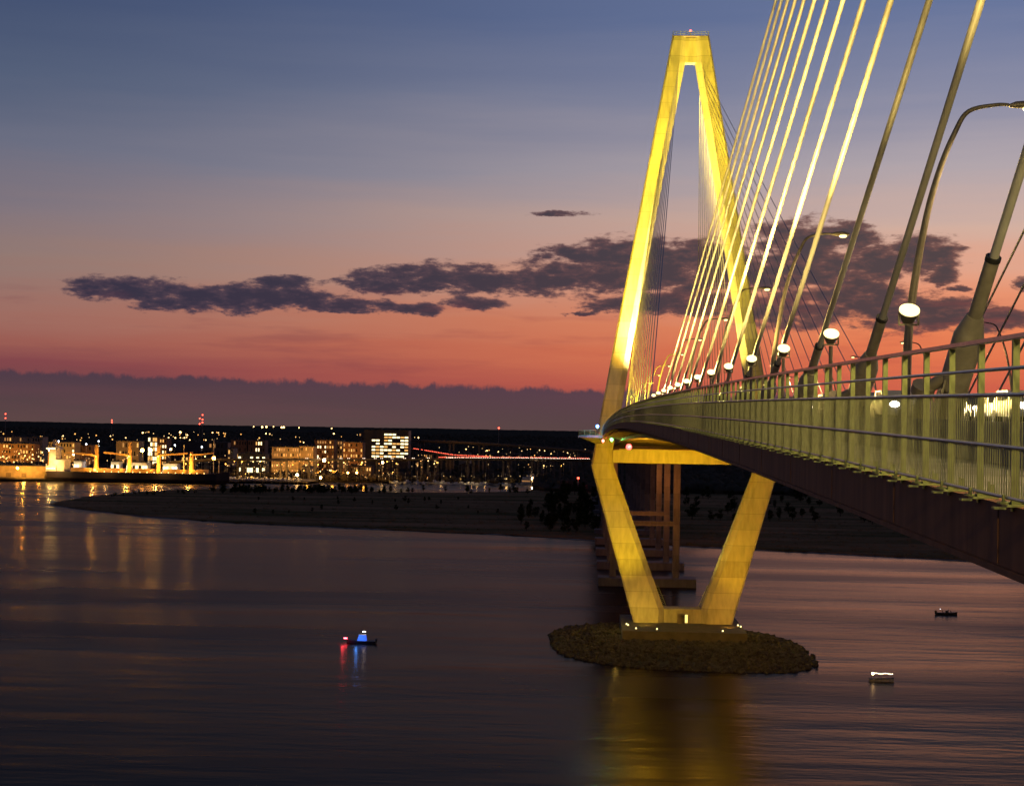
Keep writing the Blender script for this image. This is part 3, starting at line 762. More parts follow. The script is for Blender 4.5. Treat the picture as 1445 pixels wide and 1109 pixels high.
nav('navigation_light', atd(851,622,455), M['rednav'], 'small red light on top of the lower left tower leg', r=.42, pw=900, color=(1,.1,.1))
nav('navigation_light', atd(863,620,440), M['green'], 'green light hanging under the deck edge beside the tower leg', r=.48, pw=3000, color=(.1,1,.2))
nav('navigation_light', atd(887.5,630.5,380), M['rednav'], 'large red light hanging under the middle of the deck', r=.72, pw=5000, color=(1,.06,.06))

# ------------------------------------------------------------------ tower lighting
def tw(x, y, z): return (CX+x, TY+y, z)
lamp('SPOT', tw(-19.5,-26,61), 150000, (1,.55,.02), tw(-16,-3,98), .6, 46, .9)
lamp('SPOT', tw(-17,-40,61), 430000, YEL, tw(-12,-3,128), .6, 44, .9)
lamp('SPOT', tw(-10,-70,61), 900000, (1,.69,.03), tw(-5,-3,165), .6, 34, .9)
lamp('SPOT', tw(10,-70,61), 700000, YEL, tw(5,-3,162), .6, 34, .9)
lamp('SPOT', tw(13,-40,61), 150000, YEL, tw(11,-3,128), .6, 40, .9)
lamp('SPOT', tw(-21,-30,60.8), 16000, (1,.5,.02), tw(-21,-3,74), .5, 60, .9)
lamp('SPOT', tw(17,-30,61), 12000, (1,.6,.03), tw(19,-3,76), .5, 60, .9)
lamp('SPOT', tw(-4,-9,61), 1500000, (1,.78,.26), tw(-13,-2.5,106), .5, 56, 1)
lamp('SPOT', tw(0,-6,61), 480000, (1,.74,.14), tw(13,-1,115), .5, 60, .9)
lamp('SPOT', tw(0,4,61), 500000, (1,.8,.2), tw(0,0,165), .6, 30, .9)
lamp('SPOT', tw(-13,-23.5,5.6), 52000, (1,.66,.01), tw(-21,-4,40), .4, 62, .9)
lamp('SPOT', tw(12,-23.5,5.6), 20000, (1,.5,.01), tw(19,-4,28), .4, 62, .9)
lamp('SPOT', tw(-4,-14,5.6), 13000, (1,.55,.02), tw(21,-2,48), .4, 50, .9)
lamp('SPOT', tw(-12,-14,5.6), 2400, (1,.62,.05), tw(-10,-4,9), .3, 130, .9)
lamp('SPOT', tw(13,-14,5.6), 1400, (1,.45,.03), tw(10,-4,8), .3, 130, .9)
lamp('SPOT', tw(-3,0,10), 26000, (1,.75,.1), tw(18,0,42), .3, 50, .8)
lamp('SPOT', tw(-2,-22,48), 16000, (1,.55,.01), tw(-4,-3,53), .4, 130, .9)
for x, y in ((-12,-12),(6,-12),(-10,-50),(10,-55)):
    lamp('SPOT', tw(x,y,55.2), 9000, (1,.6,.02), tw(x-1,y-14,61), .4, 130, .9)
for x, y in ((-15,-190),(0,-190),(-15,-140),(2,-140),(-12,-95),(6,-95)):
    lamp('SPOT', tw(x,y,zw(TY+y)-2.4), 42000, (1,.5,.02), tw(x+3,y+40,zw(TY+y+40)-1.2), .3, 120, .9)  # made-up amber spots hung below the deck to light the floor beams
for x, y in ((-19.5,-10),(-19.5,-18),(18.5,-12)):
    lamp('POINT', tw(x,y,6.2), 170, (1,.72,.12), None, .3)

# ------------------------------------------------------------------ cars
def car_proto(name, label):
    o = thing(name, label, 'car')
    prof = [(-2.2,.35),(-2.25,.8),(-2.0,.95),(-1.2,1.0),(-.6,1.45),(.9,1.45),(1.6,1.0),(2.2,.9),(2.25,.4)]
    b = MB().loft([[(sx*w, y, z) for y, z in prof][::1] for sx, w in ((-1,.88),(1,.88))]).build('body', mat('car_paint', (.2,.2,.22), .3, .3, var=.1), o)
    MB().box(-.895,.895,-.5,.8,1.03,1.38).build('window', M['glass'], o)
    for sx in (-1, 1):
        for y in (-1.4, 1.4): MB().tube([(sx*.7,y,.33),(sx*.92,y,.33)], .33, 12).build('wheel', M['dark'], o, True)
        MB().ball((sx*.62,-2.26,.8), .17, 8, 5, (1.3,.5,.8)).build('headlight', M['hl'], o, True)
        MB().ball((sx*.66,2.26,.8), .1, 8, 5, (1.2,.5,.8)).build('taillight', M['tl'], o, True)
    return o
car = car_proto('car', '')
spots = [(1097,-1,14),(1127,-1,14),(1150,-1,17.5),(1176,-1,14),(1190,-1,17.5),(1222,-1,14),(1243,-1,17.5),(1263,-1,14),(1372,-1,22),(1404,-1,22),(1436,-1,18)]
for i, (px, _, lx) in enumerate(spots):
    d = lx*F/(px-828)
    o = car if i == 0 else clone(car, (0,0,0))
    o.location = (lx, d, zr(d)+.02); o['label'] = 'grey car with lit headlights behind the railing, %s from the left' % (['first']+NTH[1:])[i]
    o['group'] = 'cars driving on the bridge'
    lamp('SPOT', (lx, d-2.6, zr(d)+.7), 250, (1,.9,.7), (lx-1, d-25, zr(d)), .1, 70, .7)

# ------------------------------------------------------------------ far viaducts
def viaduct(name, label, pts, wid, dep, every, cat='elevated road'):
    o = thing(name, label, cat, pts[0])
    P0 = Vector(pts[0]); P_ = [Vector(p)-P0 for p in pts]
    d_ = MB(); rings = []
    for i, p in enumerate(P_):
        t = (P_[min(i+1,len(P_)-1)]-P_[max(i-1,0)]); t.z = 0; t.normalize(); s = Vector((-t.y, t.x, 0))*wid/2
        U = Vector((0,0,1))
        rings.append([p+s+U*.9, p+s*.98+U*.9, p+s*.98, p-s*.98, p-s*.98+U*.9, p-s+U*.9, p-s-U*.3, p-s*.6-U*dep, p+s*.6-U*dep, p+s-U*.3])
    d_.loft(rings).build('deck', M['wharf'], o)
    acc = 0
    for a, b in zip(P_, P_[1:]):
        n = max(1, int((b-a).length/every))
        for k in range(n):
            c = a.lerp(b, (k+.5)/n)
            for s in (-.25, .25):
                MB().box(-1.1,1.1,-1.1,1.1,-(c.z+P0.z)+.5,-dep-.01).build('column', M['wharf'], o, False, (c.x+s*wid, c.y, c.z))
    return o
V1 = [atd(x,y,d) for x,y,d in ((900,648,1560),(835,649,1640),(740,647.5,1740),(640,647,1800),(560,648,1800),(460,648,1740),(380,648,1680),(300,648,1640),(240,652,1640))]
viaduct('viaduct', 'long low viaduct with traffic crossing behind the marina', V1, 13, 1.8, 38)
V2 = [atd(x,y,d) for x,y,d in ((900,642,1700),(835,636.5,1800),(740,629,1900),(660,624,2000),(575,620.5,2150),(520,620,2350))]
viaduct('viaduct', 'higher curved ramp viaduct rising over the traffic left of the tower', V2, 10, 2.2, 60)
V3 = [atd(x,y,d) for x,y,d in ((330,634,2500),(450,628,2500),(580,633,2250),(640,643,1960),(690,645.3,1860))]
viaduct('ramp', 'sloping ramp with red tail lights joining the low viaduct', V3, 10, 1.5, 60)
def far_car(name, lens, label, group):
    o = thing(name, label, 'car', (0,0,0), 0, group)
    MB().loft([[(-2.2,w,.3),(-2.2,w,.9),(-.9,w,1.4),(1.1,w,1.4),(2.2,w,.9),(2.2,w,.3)] for w in (-.9,.9)]).build('body', M['steel'], o)
    for sx in (-.6,.6): MB().ball((sx*1.6,-1.1,.75), .42, 6, 4).build('light', lens, o)
    return o
fw = far_car('car', M['hl_far'], 'distant car with white headlights on the low viaduct', 'cars with white lights on the low viaduct')
fr_ = far_car('car', M['tl_far'], 'distant car with red tail lights on the low viaduct and its ramp', 'cars with red lights on the far viaducts')
def along(path, n, proto, side, px0, px1, up=.9):
    segs = list(zip(path, path[1:]))
    for k in range(n):
        px = px0+(px1-px0)*(k+rnd.uniform(-.3,.3))/n
        for a, b in segs:
            pa = 828+a.x/a.y*F; pb = 828+b.x/b.y*F
            if min(pa,pb) <= px <= max(pa,pb):
                c = a.lerp(b, (px-pa)/(pb-pa)); c.y += side; c.z += up-.6
                clone(proto, c, rnd.uniform(-.1,.1)); break
along(V1, 64, fw, -2.5, 632, 834); along(V1, 46, fr_, 2.5, 620, 834, 1.5); along(V3, 40, fr_, 0, 585, 690)
along(V1, 12, fw, -2.5, 430, 620)
fw.location = V1[3]; fr_.location = V3[3]

# ------------------------------------------------------------------ buildings of the far shore
M['brick'] = mat('brick_wall', (.22,.12,.07), .9, scale=.5)
M['stucco'] = mat('stucco_wall', (.34,.27,.19), .9, scale=.2)
M['darkw'] = mat('dark_cladding', (.05,.045,.05), .6, scale=.2)
M['roofm'] = mat('flat_roof', (.06,.055,.05), .9, scale=.2)
WQ = {}
def winmesh(w, h, m):
    k = (w, h, m.name)
    if k not in WQ: WQ[k] = MB().box(-w/2,w/2,-.12,.02,-h/2,h/2).mesh('window', m)
    return WQ[k]
def building(px0, px1, ytop, d, wall, label, cols=0, rows=0, lit=.5, wins=('win','win3','win3'), ww=.5, wh=.5, name='apartment_block', cat='building', depth=24, roof=True, wall_lamps=0):
    a = (px0-828)*d/F; b = (px1-828)*d/F; xc = (a+b)/2; w = b-a
    zt = atd((px0+px1)/2, ytop, d).z; h = max(4, zt-GZ)
    o = thing(name, label, cat, (xc, d, GZ))
    MB().box(-w/2,w/2,0,depth,0,h).build('wall', wall, o)
    if roof:
        r = MB().box(-w/2-.4,w/2+.4,-.4,depth+.4,h+.005,h+.7)
        r.box(-w*.3,-w*.12,depth*.3,depth*.6,h+.7,h+2.6); r.box(w*.15,w*.28,depth*.3,depth*.6,h+.7,h+2.2)
        r.build('roof', M['roofm'], o)
    if cols:
        cw = w/cols; rh = h/rows
        for i in range(cols):
            for j in range(rows):
                x = -w/2+cw*(i+.5); z = rh*(j+.55)
                if rnd.random() < lit:
                    link('window', winmesh(round(cw*ww,2), round(rh*wh,2), M[rnd.choice(wins)]), o, (x,-.02,z))
                elif rnd.random() < .5:
                    link('window', winmesh(round(cw*ww,2), round(rh*wh,2), M['glass']), o, (x,-.02,z))
    return o
building(512,576,607.5,2050,M['darkw'],'tall dark office block with five bright rows of lit windows', 0,0, name='office_block', depth=30)
ob = bpy.data.objects['office_block']; d = 2050; w = (576-512)*d/F
for row,(yy,l0,l1) in enumerate(((617,.45,1),(621.5,.2,1),(626,.3,1),(630.5,.2,1),(635,.1,1),(639.5,.15,1),(644,.1,1),(613,.5,.7))):
    for k in range(11):
        u = (k+.5)/11
        if not(l0 <= u <= l1) or rnd.random() < (.12 if row < 7 else .6): continue
        z = atd(545,yy,d).z-GZ
        link('window', winmesh(4.4, 2.0, M[rnd.choice(['win2','win2','win'])]), ob, (-w/2+w*u,-.02,z))
building(505,530,611,2200,M['darkw'],'dark slab block rising behind the left edge of the office block',6,9,.12,name='tower_block')
building(381,420,631,1900,M['stucco'],'pale apartment block at the left end of the row behind the viaduct',12,5,.42)
building(420,441,630,1905,M['stucco'],'pale apartment block second from the left in the row behind the viaduct',7,5,.3)
building(442,470,621,1960,M['brick'],'taller brick apartment block with a bright column of stair windows',8,7,.45,('win','win2','win3'))
building(471,482,622,1990,M['stucco'],'narrow apartment block between the brick block and the wide ochre block',3,7,.5)
building(483,511,624.5,1930,M['brick'],'ochre apartment block with a bright line of lamps along its eaves',8,6,.4)
building(322,345,621,2250,M['brick'],'brick building with a few lit windows above the parking pier',6,4,.3)
building(347,371,621.5,2250,M['brick'],'brick building with bright top windows right of its twin',7,4,.45,('win','win2'))
building(333,372,640.5,1800,M['darkw'],'low building with one bright band of windows above the parking pier',9,2,.45,('win2',),.85,.4,'low_building')
building(-25,50,616,2250,M['stucco'],'long low block of flats at the far left edge',20,4,.28,('win','win3'))
building(-20,38,626,2050,M['brick'],'brick block in front of the long block at the left edge',14,4,.25)
building(59,97,624,2050,M['stucco'],'pale building behind the stern of the ship',9,4,.35,('win','win2'))
building(101,121,628,2080,M['brick'],'small brick building behind the ship left of its first mast',5,3,.45)
building(157,190,622.5,2100,M['stucco'],'wide pale hall behind the middle of the ship with lit eaves',8,3,.3)
building(203,216,617,2150,M['stucco'],'floodlit yellow building corner rising behind the ship cranes',4,6,.75,('win2','win'),.8,.75)
building(216,230,618.5,2150,M['brick'],'brick building with lit top floor beside the floodlit yellow one',4,5,.5,('win2','win'))
building(240,318,624,2350,M['darkw'],'long dark hall behind the bow of the ship',14,3,.12)
building(318,326,633,2000,M['stucco'],'small pale building just right of the bow of the ship',2,3,.4)
building(584,640,640,2300,M['darkw'],'low dark building under the ramp right of the office block',14,2,.35)
building(648,664,640,2150,M['stucco'],'small lit building under the high ramp',4,2,.6,('win2','win'))
building(690,735,641,2300,M['darkw'],'low shed with green lit front under the high ramp',10,2,.3)
building(486,524,658,1770,M['brick'],'brick waterfront house between the marina lights',10,2,.2)
building(424,436,659,1780,M['stucco'],'small pale house on the waterfront behind the pier',3,2,.3)
sheds = [(96,108,650.5),(150,162,651),(172,203,652.5),(225,246,654),(62,74,651)]
for i,(a,b,yt) in enumerate(sheds):
    building(a,b,yt,1660,M['white'],['white floodlit tent behind the ship left of its first crane','small white shed behind the ship hatches','long white shed behind the middle cranes of the ship','white framed shed with lit front behind the third crane','white shed by the stern of the ship'][i],max(2,(b-a)//4),1,.8,('win2',),.8,.5,'shed',depth=12)
# left quay warehouse
wh = building(-60,58,657,1606,M['stucco'],'long yellow lit warehouse on the quay at the left edge',0,0,name='warehouse',depth=30)
for k,x in enumerate((-12,2,18)): MB().box(x-2.6,x+2.6,-.15,.0,0,5).build('door', M['steel'], wh)
# quays and piers
def quay(px0, px1, y0_, d0, d1, label, name='quay'):
    a = (px0-828)*d0/F; b = (px1-828)*d0/F
    o = thing(name, label, 'quay', ((a+b)/2, d0, 0)); w = b-a
    MB().box(-w/2,w/2,0,d1-d0,1.9,3.0).build('slab', M['wharf'], o)
    n = int(w/9); pl = MB()
    for k in range(n+1):
        for yy in (1.2, 8): pl.tube([(-w/2+.6+k*(w-1.2)/n, yy, -1),(-w/2+.6+k*(w-1.2)/n, yy, 1.9)], .45, 6)
    tag(pl.build('piles', M['wharf'], o), kind='stuff')
    return o
quay(-80,62,680,1590,1660,'concrete quay on piles in front of the yellow warehouse')
quay(318,432,678,1640,1720,'long parking pier on piles right of the ship')
quay(60,330,679,1622,1660,'concrete quay behind the moored ship')

# lamps of the city -----------------------------------------------
def city_lamp(px, py, d, m, r, label, group=None, h=None):
    p = atd(px, py, d); z0 = GZ
    o = thing('street_lamp', label, 'street lamp', (p.x, p.y, z0), 0, group)
    hh = max(2, p.z-z0)
    MB().tube([(0,0,0),(0,0,hh)], .16, 5).build('pole', M['pole'], o)
    MB().ball((0,-.6,hh), r, 8, 5).build('lamp_head', m, o, True)
    return o
big = [(201,635.5,1640,'sod',1.9,'left one of the two brightest orange lamps behind the ship cranes'),(212.5,635,1640,'sod',1.9,'right one of the two brightest orange lamps behind the ship cranes'),
 (25,660.5,1598,'sod',1.2,'bright orange lamp on the front of the yellow warehouse'),(254.5,610,2300,'sodw',1.6,'lone bright lamp high above the bow of the ship near the horizon'),
 (201.5,610.5,2300,'sodw',1.1,'bright lamp near the horizon above the floodlit yellow building'),(71,634.5,1640,'sodw',2.0,'dazzling lamp above the stern of the ship'),
 (302,646.5,1606,'sod',1.7,'bright orange lamp at the bow of the ship'),(104,641,1640,'sodw',1.1,'lamp above the ship left of its first crane'),
 (241,634,1700,'sodw',1.0,'lamp between the third and fourth ship cranes'),
 (457.5,649.5,1720,'sodw',1.7,'brightest white lamp in the marina below the brick block'),(419.5,670,1640,'sodw',1.4,'bright lamp at the right end of the parking pier'),
 (540,652.5,1740,'sodw',1.2,'bright lamp below the office block'),(511,652.5,1740,'sod',.9,'orange lamp below the ochre block'),(491,667,1700,'sod',1.0,'orange lamp left of the brick waterfront house'),
 (503.5,667,1700,'sod',1.0,'orange lamp before the brick waterfront house'),(467,664,1700,'sod',.9,'orange lamp by the waterfront trees'),(452.5,674,1660,'sodw',1.2,'white lamp low on the waterfront with a long reflection'),
 (367.5,650,1700,'sod',1.0,'orange lamp over the middle of the parking pier'),(343,650,1700,'sod',.7,'orange lamp left over the parking pier'),(331,650,1700,'sod',.9,'orange lamp over the left end of the parking pier'),
 (776,633.5,2200,'sodw',1.0,'pale lamp under the high ramp near the tower leg'),(761,635,2200,'sodw',.8,'faint green tinged lamp under the high ramp')]
for px,py,d,m,r,lab in big: city_lamp(px,py,d,M[{'sod':'sodbig','sodw':'warmbig'}[m] if d < 1800 and r >= 1 else m],r,lab)
for px,py,lab in ((83,622.5,'white high mast lamp behind the stern of the ship'),(122,626.5,'short white mast lamp right of the ship stern'),(139.5,622.5,'tallest white high mast lamp behind the ship'),(247,628,'white mast lamp left of the pair at the bow'),(285,630.5,'white mast lamp over the bow of the ship')):
    o = city_lamp(px,py,1680,M['wht'],.9,lab)
    p = atd(px,py,1680); lamp('SPOT', (p.x,p.y,p.z-1), 60000, (.8,.85,1), (p.x,p.y+5,0), .5, 110, .7)
rn = random.Random(21)
LAMPS = []
zones = [(46,0,62,632,652,1640,2000,'sodw','small warm lamp among the streets behind the yellow warehouse',.75),
 (80,60,320,640,656,1640,1800,'sod','small orange lamp in the port behind the ship',.7),
 (64,0,330,608,622,2300,4500,'sodw','small distant lamp among the trees above the port',.8),
 (34,320,600,610,625,2400,4500,'sodw','small distant lamp among the trees above the flats',.8),
 (84,320,620,649,660,1700,1790,'sod','small orange lamp along the street below the flats',.6),
 (64,560,770,671,677,1765,1800,'sodw','small lamp on the marina pontoons left of the tower leg',.5),
 (76,330,560,662,676,1700,1760,'sod','small orange lamp on the waterfront before the brick house',.5),
 (60,585,835,630,646,1950,2300,'sodw','small lamp seen under the high ramp',.6),
 (16,680,830,654,660,1800,1850,'sod','small lamp seen under the low viaduct',.5)]
for n,x0,x1,y0_,y1_,d0,d1,m,lab,r in zones:
    for k in range(n):
        px = rn.uniform(x0,x1); py = rn.uniform(y0_,y1_); d = rn.uniform(d0,d1)
        mm = M[rn.choice([m, 'soddim','soddim','warmdim','sodw'])]
        LAMPS.append((r*rn.uniform(.35,1.0), px, py, d, mm, lab))
LAMPS.sort(key=lambda t: -t[0])
for q, px, py, d, mm, lab in LAMPS[:235]: city_lamp(px,py,d,mm,q*d/1800,lab,'lamps, '+lab.split('lamp ')[1])
rest = MB()
for q, px, py, d, mm, lab in LAMPS[235:]:
    p = atd(px, py, d); rest.ball((p.x,p.y,max(GZ+2,p.z)), q*d/1800, 6, 4)
nb = len(rest.f)
for q, px, py, d, mm, lab in LAMPS[235:]:
    p = atd(px, py, d); rest.tube([(p.x,p.y+.5,GZ),(p.x,p.y+.5,max(GZ+2,p.z))], .12, 4)
tag(rest.build('faint_city_lamps', M['warmdim']), 'faintest tiny lamps scattered through the streets of the far shore', 'lamps', kind='stuff')
for px,py in ((386,602),(370,602.5),(376,602.3),(397.5,603),(400.5,602.8),(358,602),(422,603.5),(468,604.5)):
    city_lamp(px,py,5200,M['sodw'],3.0 if px in (370,376,397.5,400.5) else 1.8,'distant stadium lamp on the horizon above the flats','distant lamps on the horizon')
fl_ = bpy.data.objects['faint_city_lamps'].data; fl_.materials.append(M['pole'])
for k_, pl_ in enumerate(fl_.polygons): pl_.material_index = 1 if k_ >= nb else 0
def radio_mast(px, ytop, ylows, d, label, br=2.2):
    p = atd(px, ytop, d); o = thing('radio_mast', label, 'mast', (p.x, d, GZ)); h = p.z-GZ
    MB().tube([(0,0,0),(0,0,h)], [1.2,.5], 4).build('mast', M['pole'], o)
    for y_ in [ytop]+ylows:
        MB().ball((0,-1,atd(px,y_,d).z-GZ), br).build('beacon', M['tl'], o)
radio_mast(8,584,[590],5200,'radio mast with two red lights at the far left edge')
radio_mast(158,593,[596],5200,'faint radio mast with red lights above the ship')
radio_mast(282,590.5,[598],5200,'radio mast with red lights above the bow, left one of the pair')
radio_mast(286,585.5,[592,596],5200,'taller radio mast with red lights, right one of the pair')
radio_mast(704,604,[],4200,'single red light mast on the horizon above the high ramp')
radio_mast(816,674.5,[],1560,'short mast with one red lamp between the trees by the tower leg', 1.1)

# ------------------------------------------------------------------ bulk carrier
SD = 1597
sx0 = (57-828)*SD/F; sx1 = (322-828)*SD/F; SL = sx1-sx0
ship = thing('cargo_ship', 'large dark bulk carrier with orange cranes moored along the quay', 'ship', (sx0, SD, 0))
M['hull'] = mat('ship_hull', (.035,.02,.018), .6, scale=.1, var=.4)
M['shipw'] = mat('ship_white', (.6,.52,.4), .6, scale=.3)
M['shipo'] = mat('ship_orange', (.5,.27,.08), .6, scale=.3)
def sx(px): return (px-57)*SL/265
rings = []
for px, hw, zk, x_off in ((57,6,10.3,0),(62,11,10.3,0),(100,13,10.3,0),(290,13,10.3,0),(305,9,11.2,0),(314,4,12,0),(321,.6,12.6,0)):
    X = sx(px); Xl = X - (4 if px > 310 else 0) + (3 if px < 60 else 0)
    rings.append([(Xl,-hw*.8,-1),(X,-hw,4),(X,-hw,zk),(X,hw,zk),(X,hw,4),(Xl,hw*.8,-1)])
MB().loft(rings).build('hull', M['hull'], ship)
ss = MB().box(sx(64),sx(74),-8,8,10.3,38-3).box(sx(74),sx(87),-10,10,10.3,22).box(sx(61),sx(76),-11,11,10.3,16).box(sx(63),sx(75),-12,12,32,34.5).box(sx(66),sx(70),-2,2,35,42)
ss.build('superstructure', M['shipw'], ship)
MB().box(sx(60),sx(64)-.01,-3,3,16,30).build('funnel', M['shipo'], ship)
for k,(a,b) in enumerate(((96,124),(134,168),(185,211),(229,258),(270,288))): MB().box(sx(a),sx(b),-9,9,10.3,14.0).build('hatch', M['shipo'], ship)
for k,(px,yt,ang,ln) in enumerate(((129,627.5,-1,43),(177,624,-1,37),(219,628,1,41),(266,637,1,30))):
    zt = atd(px,yt,SD).z; X = sx(px)
    c = MB().tube([(X,0,10.3),(X,0,17),(X,0,zt-4),(X,0,zt)], [2.9,2.2,2.0,1.6], 8).build('crane', M['shipo'], ship)
    zj = atd(px,641,SD).z
    J = MB().beam((X,-2.2,zj-1),(X+ang*sx(57+ln),-2.2,zj+1.5),1.3,1.6).beam((X,2.2,zj-1),(X+ang*sx(57+ln),2.2,zj+1.5),1.3,1.6)
    J.build('jib', M['shipo'], c)
    lamp('POINT', (sx0+X, SD-11, 18), 32000, (1,.5,.08), None, .5)
    MB().ball((X,-3,zj-2 if k<3 else zj), .8 if k in (1,2) else .5).build('crane_lamp', M['sod'], c)
for px,yt in ((255,627),(298,620),(306,650)): MB().tube([(sx(px),0,10.3),(sx(px),0,atd(px,yt,SD).z)], .5, 6).build('mast', M['shipw'], ship)
for k in range(17):
    X = sx(126+k*10.2); MB().ball((X,-13.3,10.9), .42, 6, 4).build('deck_lamp', M['sodw'], ship)
MB().ball((sx(133),-14,12.5), 1.3).build('floodlight', M['sod'], ship)
for px,z,pw in ((70,20,16000),(80,14,6000),(150,16,5000),(230,16,5000)): lamp('POINT', (sx0+sx(px), SD-18, z), pw, (1,.62,.2), None, .6)
for k in range(18): link('window', winmesh(1.3,1.2,M['win2']), ship, (sx(62.5+(k%6)*2.2),-11.05 if k<6 else -12.05, 13+ (0 if k<6 else 20) ))
for x,z,pw in ((-10,9,9000),(25,8,16000),(48,9,7000)): lamp('POINT', ((x-828)*1598/F, 1594, z+3), pw, (1,.42,.04), None, .6)
for x in (343,367,410,457,500): lamp('SPOT', ((x-828)*1655/F, 1668, 14), 26000, (1,.5,.1), ((x-828)*1655/F, 1700, 2), .6, 130)  # added fill spots over the parking pier and waterfront
for x in (480,505,400,425,455,560): lamp('SPOT', ((x-828)*1900/F, 1860, 8), 42000, (1,.42,.06), ((x-828)*1900/F, 1905, 16), .6, 140)  # added orange fill for the fronts of the flats
for x in (205,165,90,20,-10): lamp('SPOT', ((x-828)*2080/F, 2015, 10), 60000, (1,.45,.06), ((x-828)*2080/F, 2080, 22), .6, 140)  # added warm fill on the blocks behind the port

for x in (68,102,156,188,236): lamp('SPOT', ((x-828)*1650/F, 1648, 9), 14000, (1,.72,.35), ((x-828)*1660/F, 1662, 5), .4, 130)  # added spots brightening the shed fronts
for x, pw in ((25,20000),(457,7000),(503,4000),(420,5000)): lamp('POINT', ((x-828)*1580/F, 1578 if x < 310 else 1632, 7), pw, (1,.45,.05), None, .9)  # added points set forward of the lamps, for orange streaks on the water
# parked cars and marina boats ---------------------------------------
pc = thing('parked_car', 'parked car in the rows on the long pier', 'car', (0,0,0), 0, 'cars parked on the long pier')
MB().loft([[(-2.2,w,.3),(-2.2,w,.9),(-.9,w,1.4),(1.1,w,1.4),(2.2,w,.9),(2.2,w,.3)] for w in (-.9,.9)]).build('body', M['white'], pc)
first = True
for r_ in range(6):
    for k in range(16):
        if rn.random() < .2: continue
        d = 1648+r_*11; px = 322+k*6.6+rn.uniform(-1,1)
        loc = ((px-828)*d/F, d, 3.0)
        if first: pc.location = loc; first = False
        else: clone(pc, loc, rn.choice([1.57,1.5,-1.5,0]))
def boat_proto(name, label, L_, cat='boat', m='white', mast=False):
    o = thing(name, label, cat)
    rings = [[(x*L_, -w*L_, .1),(x*L_, -w*L_*1.2, h*L_),(x*L_, w*L_*1.2, h*L_),(x*L_, w*L_, .1)] for x, w, h in ((-.5,.11,.13),(-.2,.14,.12),(.2,.12,.13),(.4,.06,.16),(.5,.01,.19))]
    MB().loft(rings).build('hull', M[m], o)
    c = MB().loft([[(-.2*L_,-.1*L_,.12*L_),(.18*L_,-.09*L_,.12*L_),(.18*L_,.09*L_,.12*L_),(-.2*L_,.1*L_,.12*L_)],[(-.18*L_,-.08*L_,.28*L_),(.08*L_,-.07*L_,.28*L_),(.08*L_,.07*L_,.28*L_),(-.18*L_,.08*L_,.28*L_)]]).build('cabin', M[m], o)
    if mast: MB().tube([(0,0,.28*L_),(0,0,1.2*L_)], .09, 5).build('mast', M['white'], o)
    return o
bp1 = boat_proto('motor_boat', 'small white motor boat moored among the marina lights', 11); bp1['group'] = 'motor boats moored in the marina'
bp2 = boat_proto('sailing_boat', 'small sailing boat with a bare mast moored in the marina', 10, mast=True); bp2['group'] = 'sailing boats moored in the marina'
bf = [True, True]
for k in range(46):
    px = rn.uniform(548, 738); d = rn.uniform(1700, 1775); i = 0 if rn.random() < .6 else 1; pr_ = (bp1, bp2)[i]
    loc = ((px-828)*d/F, d, 0)
    if bf[i]: pr_.location = loc; bf[i] = False
    else: clone(pr_, loc, rn.uniform(0, 6.28))
    if k % 3 == 0: city = lamp('POINT', (loc[0], d-8, 5), 500, (1,.65,.25), None, .4)
fy = thing('ferry', 'white passenger ferry with long lit decks moored at the right end of the marina', 'ferry', ((753-828)*1740/F, 1740, 0))
MB().loft([[(x,-4,0),(x,-w,3),(x,w,3),(x,4,0)] for x,w in ((-13,4.5),(9,4.5),(15,.6))]).build('hull', M['white'], fy)
MB().box(-12,8,-4,4,3.0,5.8).box(-11,5,-3.6,3.6,6.2,8.6).box(-12,7,-4.2,4.2,5.8,6.2).box(-6,2,-2,2,9,11).build('superstructure', M['white'], fy)
for k in range(8): link('window', winmesh(1.7,1.3,M['win3']), fy, (-10.5+k*2.3,-4.02,4.6))
MB().ball((12,-2,5), .7).build('lamp', M['sodw'], fy)
lamp('POINT', ((753-828)*1740/F, 1722, 8), 9000, (1,.7,.4), None, .5)

# ------------------------------------------------------------------ three boats on the river
def river_boat(name, label, px, py, L_, rz, m):
    p = ground(px, py, 0); o = thing(name, label, 'boat', (p.x, p.y, 0), rz); return o, p
M['bhull'] = mat('dark_boat_hull', (.025,.025,.03), .4, scale=2)
M['bwh'] = mat('boat_white', (.5,.48,.45), .5, scale=2)
def hull(o, L_, m, wid=.15):
    rings = [[(x*L_,-w*L_*.7,-.1),(x*L_,-w*L_,h),(x*L_,w*L_,h),(x*L_,w*L_*.7,-.1)] for x, w, h in ((-.5,wid,.62),(-.2,wid,.6),(.2,wid*.9,.66),(.4,wid*.5,.8),(.5,.01,.95))]
    MB().loft(rings).build('hull', m, o)
    MB().loft([[(x*L_,-w*L_-.04,h),(x*L_,w*L_+.04,h),(x*L_,w*L_+.04,h+.09),(x*L_,-w*L_-.04,h+.09)][::-1] for x, w, h in ((-.5,wid,.63),(-.2,wid,.61),(.2,wid*.9,.67),(.4,wid*.5,.81),(.5,.02,.96))]).build('gunwale', M['dark'], o)
